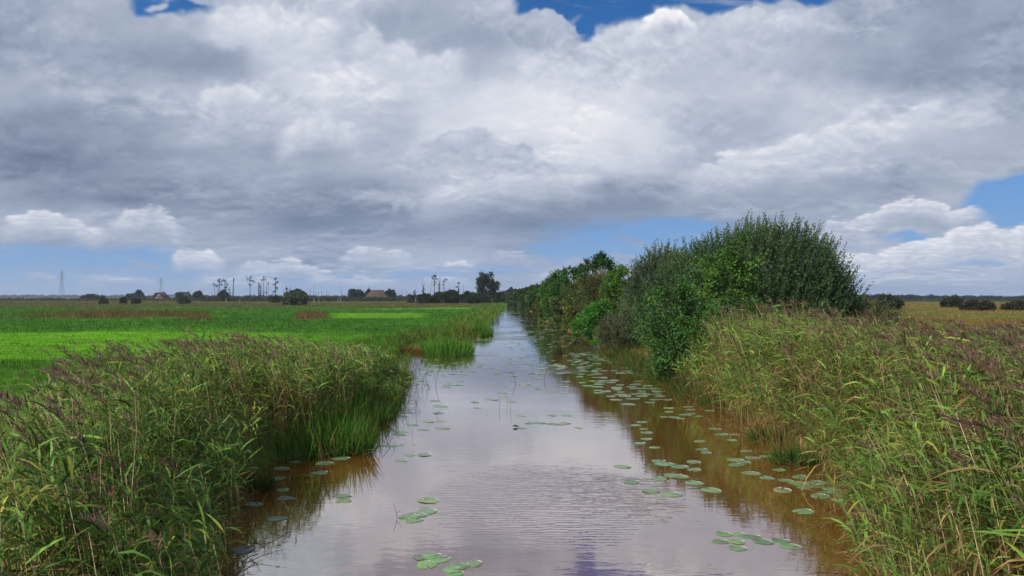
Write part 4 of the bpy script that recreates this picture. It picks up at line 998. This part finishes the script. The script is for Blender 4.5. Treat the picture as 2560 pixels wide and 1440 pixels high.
snag(1193,715,D*.8,'thin straggly tree at the left side of the big leafy tree',[(1191,720,4),(1193,728,3),(1195,735,3)],wt=1.5)

def far_tree(px, base, top, w, label, seed, c=DARK, d=None, name='tree', cat='tree', z0=.12, cl=60, per=60, lump=.3, size=.0024):
    d = d or (CAMH-.3)*F/(base-HOR); rx = w/F*d*.43
    return leafy(base_at(px,d), rx, rx*.9, hgt(top,d)*.93, cl, per, d*size, label, seed, c1=np.asarray(c)*1.5, c2=np.asarray(c)*.65, name=name, cat=cat, z0=z0, lump=lump, matl=M_FAR, cs=.42, yel=0)
far_tree(1215,0,689,48,'big full-crowned tree rising above the scrub left of the canal end',60,d=400,z0=.10,cl=110,per=70,lump=.4,c=(.024,.045,.018))
far_tree(745,0,729,34,'dark round tree behind the rounded willow bush',61,d=430)
far_tree(737,763,734,54,'rounded olive willow bush standing out in the meadow',62,c=(.07,.09,.038),name='willow_bush',cat='bush',z0=0,cl=90)
far_tree(696,757,744,46,'flat olive bush left of the rounded willow bush',63,c=(.05,.062,.03),name='willow_bush',cat='bush',z0=0)
far_tree(559,0,727,20,'dark round tree among the dead tree trunks',64,d=520)
far_tree(348,0,727,17,'small dark round tree left of the farm houses',65,d=620)
far_tree(328,0,737,18,'low bushy clump beside the small dark round tree',66,d=640,c=(.03,.05,.03))
far_tree(889,0,726,34,'round farm tree left of the thatched farmhouse',67,d=560)
far_tree(922,0,727,17,'small spiky tree between the round farm tree and the farmhouse',68,d=570,lump=.5)
far_tree(976,0,727,25,'loose farm tree right of the thatched farmhouse',69,d=560,lump=.5)
far_tree(495,0,731,20,'round bush right of the dark farm house',70,d=600)
far_tree(450,0,733,16,'rounded garden tree between the two farm houses',71,d=650)
far_tree(396,0,735,14,'small tree behind the red gabled house',72,d=720)
far_tree(228,752,739,48,'low dark bush clump on the far meadow edge',73,c=(.03,.038,.018),name='bush',cat='bush',z0=0)
far_tree(340,760,748,16,'little green bush in front of the small dark round tree',74,c=(.035,.055,.02),name='bush',cat='bush',z0=0)
far_tree(460,760,746,26,'green bush in the rough field before the farm houses',75,c=(.06,.085,.03),name='bush',cat='bush',z0=0)
far_tree(258,760,748,14,'tiny green bush in the rough field',76,c=(.06,.08,.03),name='bush',cat='bush',z0=0)
far_tree(308,759,746,10,'smallest bush in the rough field',77,c=(.03,.05,.02),name='bush',cat='bush',z0=0)
for i,(px,top,w,lab) in enumerate([(1130,729,34,'grey-green bush left of the twisted slim tree'),(1168,733,28,'low bush between the leaning pole and the big leafy tree'),(1100,733,40,'dark scrub bush at the foot of the umbrella-headed tree'),
     (1062,736,34,'low scrub bush at the foot of the spiky dead tree'),(1245,735,26,'low bush right of the big leafy tree'),(1182,736,30,'round scrub bush below the straggly tree')]):
    far_tree(px,0,top,w,lab,80+i,d=372-i*4,c=(.030,.046,.022),name='bush',cat='bush',z0=0)
for i,(px,top,w,lab) in enumerate([(1262,731,20,'small tree at the far left end of the distant tree row'),(1275,724,16,'thin round-headed tree in the distant row behind the canal end'),(1287,725,14,'airy tree in the distant row behind the canal end'),
     (1298,725,14,'wind-bent tree at the right of the distant row'),(1312,722,18,'spreading tree of the distant row just before the bushes')]):
    far_tree(px,0,top,w,lab,90+i,d=620,c=(.024,.038,.022),z0=.35,lump=.5,cl=30,per=40)
for i,(px,base,top,w,lab,c) in enumerate([(2220,776,740,66,'largest rounded dark bush in the right-hand field',(.028,.036,.016)),(2380,770,746,52,'dark rounded bush in the middle of the right-hand field',(.030,.036,.018)),
     (2432,778,755,50,'brownish bush left part of the pair near the frame edge',(.036,.030,.018)),(2466,778,757,38,'brownish bush right part of the pair near the frame edge',(.034,.031,.018)),(2540,777,756,60,'low reddish brown bush at the right border of the view',(.042,.034,.018))]):
    far_tree(px,base,top,w,lab,100+i,c=c,name='willow_bush',cat='bush',z0=0,cl=90)

def woods():
    """tree belts on the horizon that read as one mass each"""
    def belt(x0,x1,d,prof,c,n,ls,lab,depth=60):
        mb = MB(); px = rng.uniform(x0,x1,n); dd = d+rng.uniform(0,depth,n); top = prof(px); u = rng.rand(n)**.7
        x = (px-1280)/F*dd; z = hgt(top,d)*u
        kites(mb, np.stack([x,dd,z],-1), rdir(n), perp(rdir(n)), ls*rng.uniform(.6,1.3,n), ls*.9*rng.uniform(.6,1.2,n), np.asarray(c)*rng.uniform(.55,1.5,(n,1)))
        tag(mb.build('woods', M_FAR), lab, 'wood', kind='stuff')
    def bump(px, b, a, s): return b-a*np.abs(np.sin(px/s+1.7*np.sin(px/s*.37)))-a*.6*pnoise(px/s*.9,px*0)
    belt(2060,2760,850,lambda p: 743+np.interp(p,[2100,2250,2560],[-2.5,-.5,3])+bump(p,0,3.5,14),(.014,.021,.021),22000,2.6,'dark belt of woodland along the right horizon',120)
    belt(-200,350,2300,lambda p: bump(p,741.5,3.0,11),(.05,.075,.05),9000,5.5,'pale distant tree belt along the left horizon',200)
    belt(340,1050,1100,lambda p: bump(p,742.5,3.2,10),(.028,.045,.028),16000,2.6,'low distant tree belt behind the farms',150)
    belt(500,1040,520,lambda p: bump(p,745.5,3.,12),(.036,.048,.024),9000,1.2,'low dark scrub at the foot of the dead trees',30)
    belt(1020,1262,385,lambda p: bump(p,741.,6.,13),(.028,.045,.020),9000,1.0,'dark scrub thicket between the dead trees and the canal',20)
    belt(2120,2700,480,lambda p: bump(p,751.5,1.5,15),(.045,.055,.028),9000,1.2,'grey-green scrub before the right-hand woodland',120)
    belt(-200,560,560,lambda p: bump(p,747.5,2.,16),(.055,.060,.028),7000,1.3,'brownish scrub edge at the back of the left meadow',60)
woods()
for i,(px,top,base) in enumerate([(566,744,752),(599,745,752),(786,744,752),(797,746,753),(845,746,752),(852,744,752),(1076,742,754),(1157,738,757),(1040,743,752)]):
    h = hgt(top,370); mb = MB(); k = np.linspace(0,1,4); tubes(mb, np.stack([.3*k*math.sin(i*2.3),0*k,-.3+(h+.3)*k],-1)[None], np.array([.26,.24,.2,.12]), PALE, 5)
    o = mb.build('dead_stump', M_FAR); o.location = base_at(px,372); tag(o, 'pale bare stump in the scrub at the foot of the dead trees', 'stump', 'pale stumps in the scrub')

# ---------------------------------------------------------------- farms and pylons
def simple_mat(name, col, rough=.8, scale=1.5, vary=.25, brick=None):
    m, nt, N, Lk = mat(name); tc = N.new('ShaderNodeTexCoord')
    p = N.new('ShaderNodeBsdfPrincipled'); p.inputs['Roughness'].default_value = rough; p.inputs['Specular IOR Level'].default_value = .2
    o = N.new('ShaderNodeOutputMaterial'); Lk.new(p.outputs[0], o.inputs[0])
    if brick:
        b = N.new('ShaderNodeTexBrick'); b.inputs['Color1'].default_value = (*col,1); b.inputs['Color2'].default_value = (*[q*.8 for q in col],1); b.inputs['Mortar'].default_value = (.3,.27,.24,1); b.inputs['Scale'].default_value = brick
        sp = N.new('ShaderNodeSeparateXYZ'); cb = N.new('ShaderNodeCombineXYZ'); ad = N.new('ShaderNodeMath'); Lk.new(tc.outputs['Object'], sp.inputs[0]); Lk.new(sp.outputs[0], ad.inputs[0]); Lk.new(sp.outputs[1], ad.inputs[1]); Lk.new(ad.outputs[0], cb.inputs[0]); Lk.new(sp.outputs[2], cb.inputs[1]); Lk.new(cb.outputs[0], b.inputs['Vector']); b.inputs['Mortar Size'].default_value = .012; Lk.new(b.outputs[0], p.inputs['Base Color'])
    else:
        nz = N.new('ShaderNodeTexNoise'); nz.inputs['Scale'].default_value = scale; nz.inputs['Detail'].default_value = 4; Lk.new(tc.outputs['Object'], nz.inputs['Vector'])
        r = N.new('ShaderNodeMix'); r.data_type = 'RGBA'; r.inputs['A'].default_value = (*[q*(1-vary) for q in col],1); r.inputs['B'].default_value = (*[q*(1+vary) for q in col],1); Lk.new(nz.outputs[0], r.inputs['Factor']); Lk.new(r.outputs['Result'], p.inputs['Base Color'])
    return m
M_BRICK = simple_mat('red_brick', (.17,.065,.048), brick=3); M_TILE = simple_mat('dark_roof_tiles', (.045,.045,.055)); M_SLATE = simple_mat('grey_blue_roof', (.09,.10,.13)); M_THATCH = simple_mat('brown_thatch', (.085,.055,.038), .95, .6, .4)
M_WHITE = simple_mat('white_paint', (.75,.75,.73), .5); M_GLASS = simple_mat('window_glass', (.03,.035,.045), .1); M_STEEL = simple_mat('pylon_steel', (.13,.14,.15), .5)
def box(mb, c, s):
    V = np.array([[x,y,z] for x in (-.5,.5) for y in (-.5,.5) for z in (-.5,.5)])*np.array(s)+np.array(c)
    mb.add(V, [[0,1,3,2],[4,6,7,5],[0,4,5,1],[2,3,7,6],[0,2,6,4],[1,5,7,3]])
def gable(name, px, d, w, dep, wall, ridge, label, m_wall, m_roof, along='x', hip=0., chimney=None, wins=(), over=.4):
    """walls with gable ends and an overhanging pitched roof; along = ridge axis"""
    t = thing(name, base_at(px,d,.3), label, 'house')
    hw, hd = w/2, dep/2; mb = MB()
    if along == 'x':
        V = [(-hw,-hd,0),(hw,-hd,0),(hw,hd,0),(-hw,hd,0),(-hw,-hd,wall),(hw,-hd,wall),(hw,hd,wall),(-hw,hd,wall)]
        Q = [[0,1,5,4],[1,2,6,5],[2,3,7,6],[3,0,4,7]]; T = []
        if hip == 0: V += [(-hw,0,ridge-.15),(hw,0,ridge-.15)]; T = [[4,8,7],[5,6,9]]
        mb.add(V, Q, T)
    else:
        V = [(-hw,-hd,0),(hw,-hd,0),(hw,hd,0),(-hw,hd,0),(-hw,-hd,wall),(hw,-hd,wall),(hw,hd,wall),(-hw,hd,wall),(0,-hd,ridge-.15),(0,hd,ridge-.15)]
        mb.add(V, [[0,1,5,4],[1,2,6,5],[2,3,7,6],[3,0,4,7]], [[4,5,8],[6,7,9]])
    mb.build('wall', m_wall, t)
    rb = MB(); th = .25
    if along == 'x':
        sl = (ridge-wall)/hd; ew = hw+(over if hip == 0 else over); ed = hd+over; ez = wall-over*sl
        a = [(-ew,-ed,ez),(ew,-ed,ez),(ew,ed,ez),(-ew,ed,ez),(-ew+hip,0,ridge),(ew-hip,0,ridge)]
        F4 = [[0,1,5,4],[2,3,4,5]]; F3 = [[3,0,4],[1,2,5]]
    else:
        sl = (ridge-wall)/hw; ew = hw+over; ed = hd+over; ez = wall-over*sl
        a = [(-ew,-ed,ez),(ew,-ed,ez),(ew,ed,ez),(-ew,ed,ez),(0,-ed,ridge),(0,ed,ridge)]
        F4 = [[1,2,5,4],[3,0,4,5]]; F3 = [[0,1,4],[2,3,5]] if hip else []
    up = [(x,y,z+th) for x,y,z in a]
    F3u = F3 if hip else []
    rb.add(a+up, F4+[[q+6 for q in f] for f in F4]+([[0,1,7,6],[2,3,9,8]] if along == 'x' else [[0,3,9,6],[1,2,8,7]]), [[q+6 for q in f] for f in F3u] if F3u else None)
    roof = rb.build('roof', m_roof, t)
    if chimney:
        cb = MB(); box(cb, (chimney[0],chimney[1],ridge+.3), (.8,.8,1.8)); cb.build('chimney', m_wall, roof)
    for (x,z,ww,wh) in wins:
        fb = MB(); box(fb, (x,-hd-.04,z), (ww,.1,wh)); f = fb.build('window', M_WHITE, t)
        g = MB()
        for sx in (-.25,.25): box(g, (x+sx*ww,-hd-.10,z), (ww*.36,.04,wh*.8))
        g.build('pane', M_GLASS, f)
    return t
gable('farmhouse', 405, 640, 8.6, 11, 2.6, 6.9, 'red brick farmhouse with white windowed gable facing the meadow', M_BRICK, M_TILE, 'y', chimney=(0,3), wins=[(-2,1.4,1.3,1.5),(2,1.4,1.3,1.5),(0,4.4,1.6,1.6)])
gable('barn', 432, 690, 7.6, 9, 2.2, 5.2, 'low barn with a plain grey-blue roof right of the red brick farmhouse', M_BRICK, M_SLATE, 'x', wins=[(-2,1.2,1.4,1.2),(2,1.2,1.4,1.2)])
gable('farmhouse', 466, 660, 8.2, 10, 2.4, 7.4, 'dark roofed farmhouse with reddish walls right of the low barn', M_BRICK, M_TILE, 'y', chimney=(1.2,2), wins=[(-1.6,1.4,1.2,1.4),(1.6,1.4,1.2,1.4)])
gable('thatched_farmhouse', 944, 560, 18.5, 15, 1.7, 8.2, 'large farmhouse under a low brown hipped thatched roof', M_BRICK, M_THATCH, 'x', hip=5.5, wins=[(-4,.95,1.4,1.1),(3,.95,1.4,1.1)], over=.6)
def pylon(px, top, d, label):
    t = thing('power_pylon', base_at(px,d,.3), label, 'pylon'); H = hgt(top,d); b = H*.085; k = np.linspace(0,1,9)
    hw = np.interp(k,[0,.6,1],[b,b*.32,b*.10])
    mb = MB(); C4 = [(1,1),(1,-1),(-1,-1),(-1,1)]
    for sx,sy in C4:
        tubes(mb, np.stack([sx*hw,sy*hw,H*k],-1)[None], .2, np.array([.1,.1,.1]), 4)
    for i in range(8):
        for j in range(4):
            (ax,ay),(bx,by) = C4[j], C4[(j+1)%4]
            p = [np.array([ax*hw[i],ay*hw[i],H*k[i]]), np.array([bx*hw[i+1],by*hw[i+1],H*k[i+1]])]; q = [np.array([bx*hw[i],by*hw[i],H*k[i]]), np.array([ax*hw[i+1],ay*hw[i+1],H*k[i+1]])]
            tubes(mb, np.array([p,q]), .09, np.array([.1,.1,.1]), 3)
    mb.build('lattice_mast', M_STEEL, t)
    for f, a in ((.70,.115),(.80,.14),(.90,.09)):
        cb = MB(); z = H*f; s = np.interp(f, k, hw)
        for sx in (-1,1):
            e = np.array([sx*H*a,0,z]); tubes(cb, np.array([[[sx*s,-s,z+H*.02],e],[[sx*s,s,z+H*.02],e],[[sx*s,0,z-H*.015],e]]), .16, np.array([.1,.1,.1]), 3)
            tubes(cb, np.array([[e,e-np.array([0,0,H*.03])]]), .14, np.array([.1,.1,.1]), 4)
        cb.build('crossarm', M_STEEL, t)
pylon(154, 677, 1500, 'taller lattice power pylon on the far left horizon')
pylon(402, 694, 2050, 'smaller lattice power pylon behind the red brick farmhouse')
# ---------------------------------------------------------------- air
def build_haze():
    mb = MB(); x0,x1,y0,y1,z0,z1 = -3500,3500,-120,4200,-2,70
    V = [(x,y,z) for x in (x0,x1) for y in (y0,y1) for z in (z0,z1)]
    mb.add(V, [[0,1,3,2],[4,6,7,5],[0,4,5,1],[2,3,7,6],[0,2,6,4],[1,5,7,3]])
    m, nt, N, Lk = mat('air'); v = N.new('ShaderNodeVolumePrincipled'); v.inputs['Color'].default_value = (.78,.88,1,1); v.inputs['Density'].default_value = .00014; v.inputs['Anisotropy'].default_value = .2
    o = N.new('ShaderNodeOutputMaterial'); Lk.new(v.outputs[0], o.inputs['Volume'])
    tag(mb.build('haze', m), 'thin blue haze over the flat land', 'haze', kind='stuff')
build_haze()
SC.cycles.volume_bounces = 0
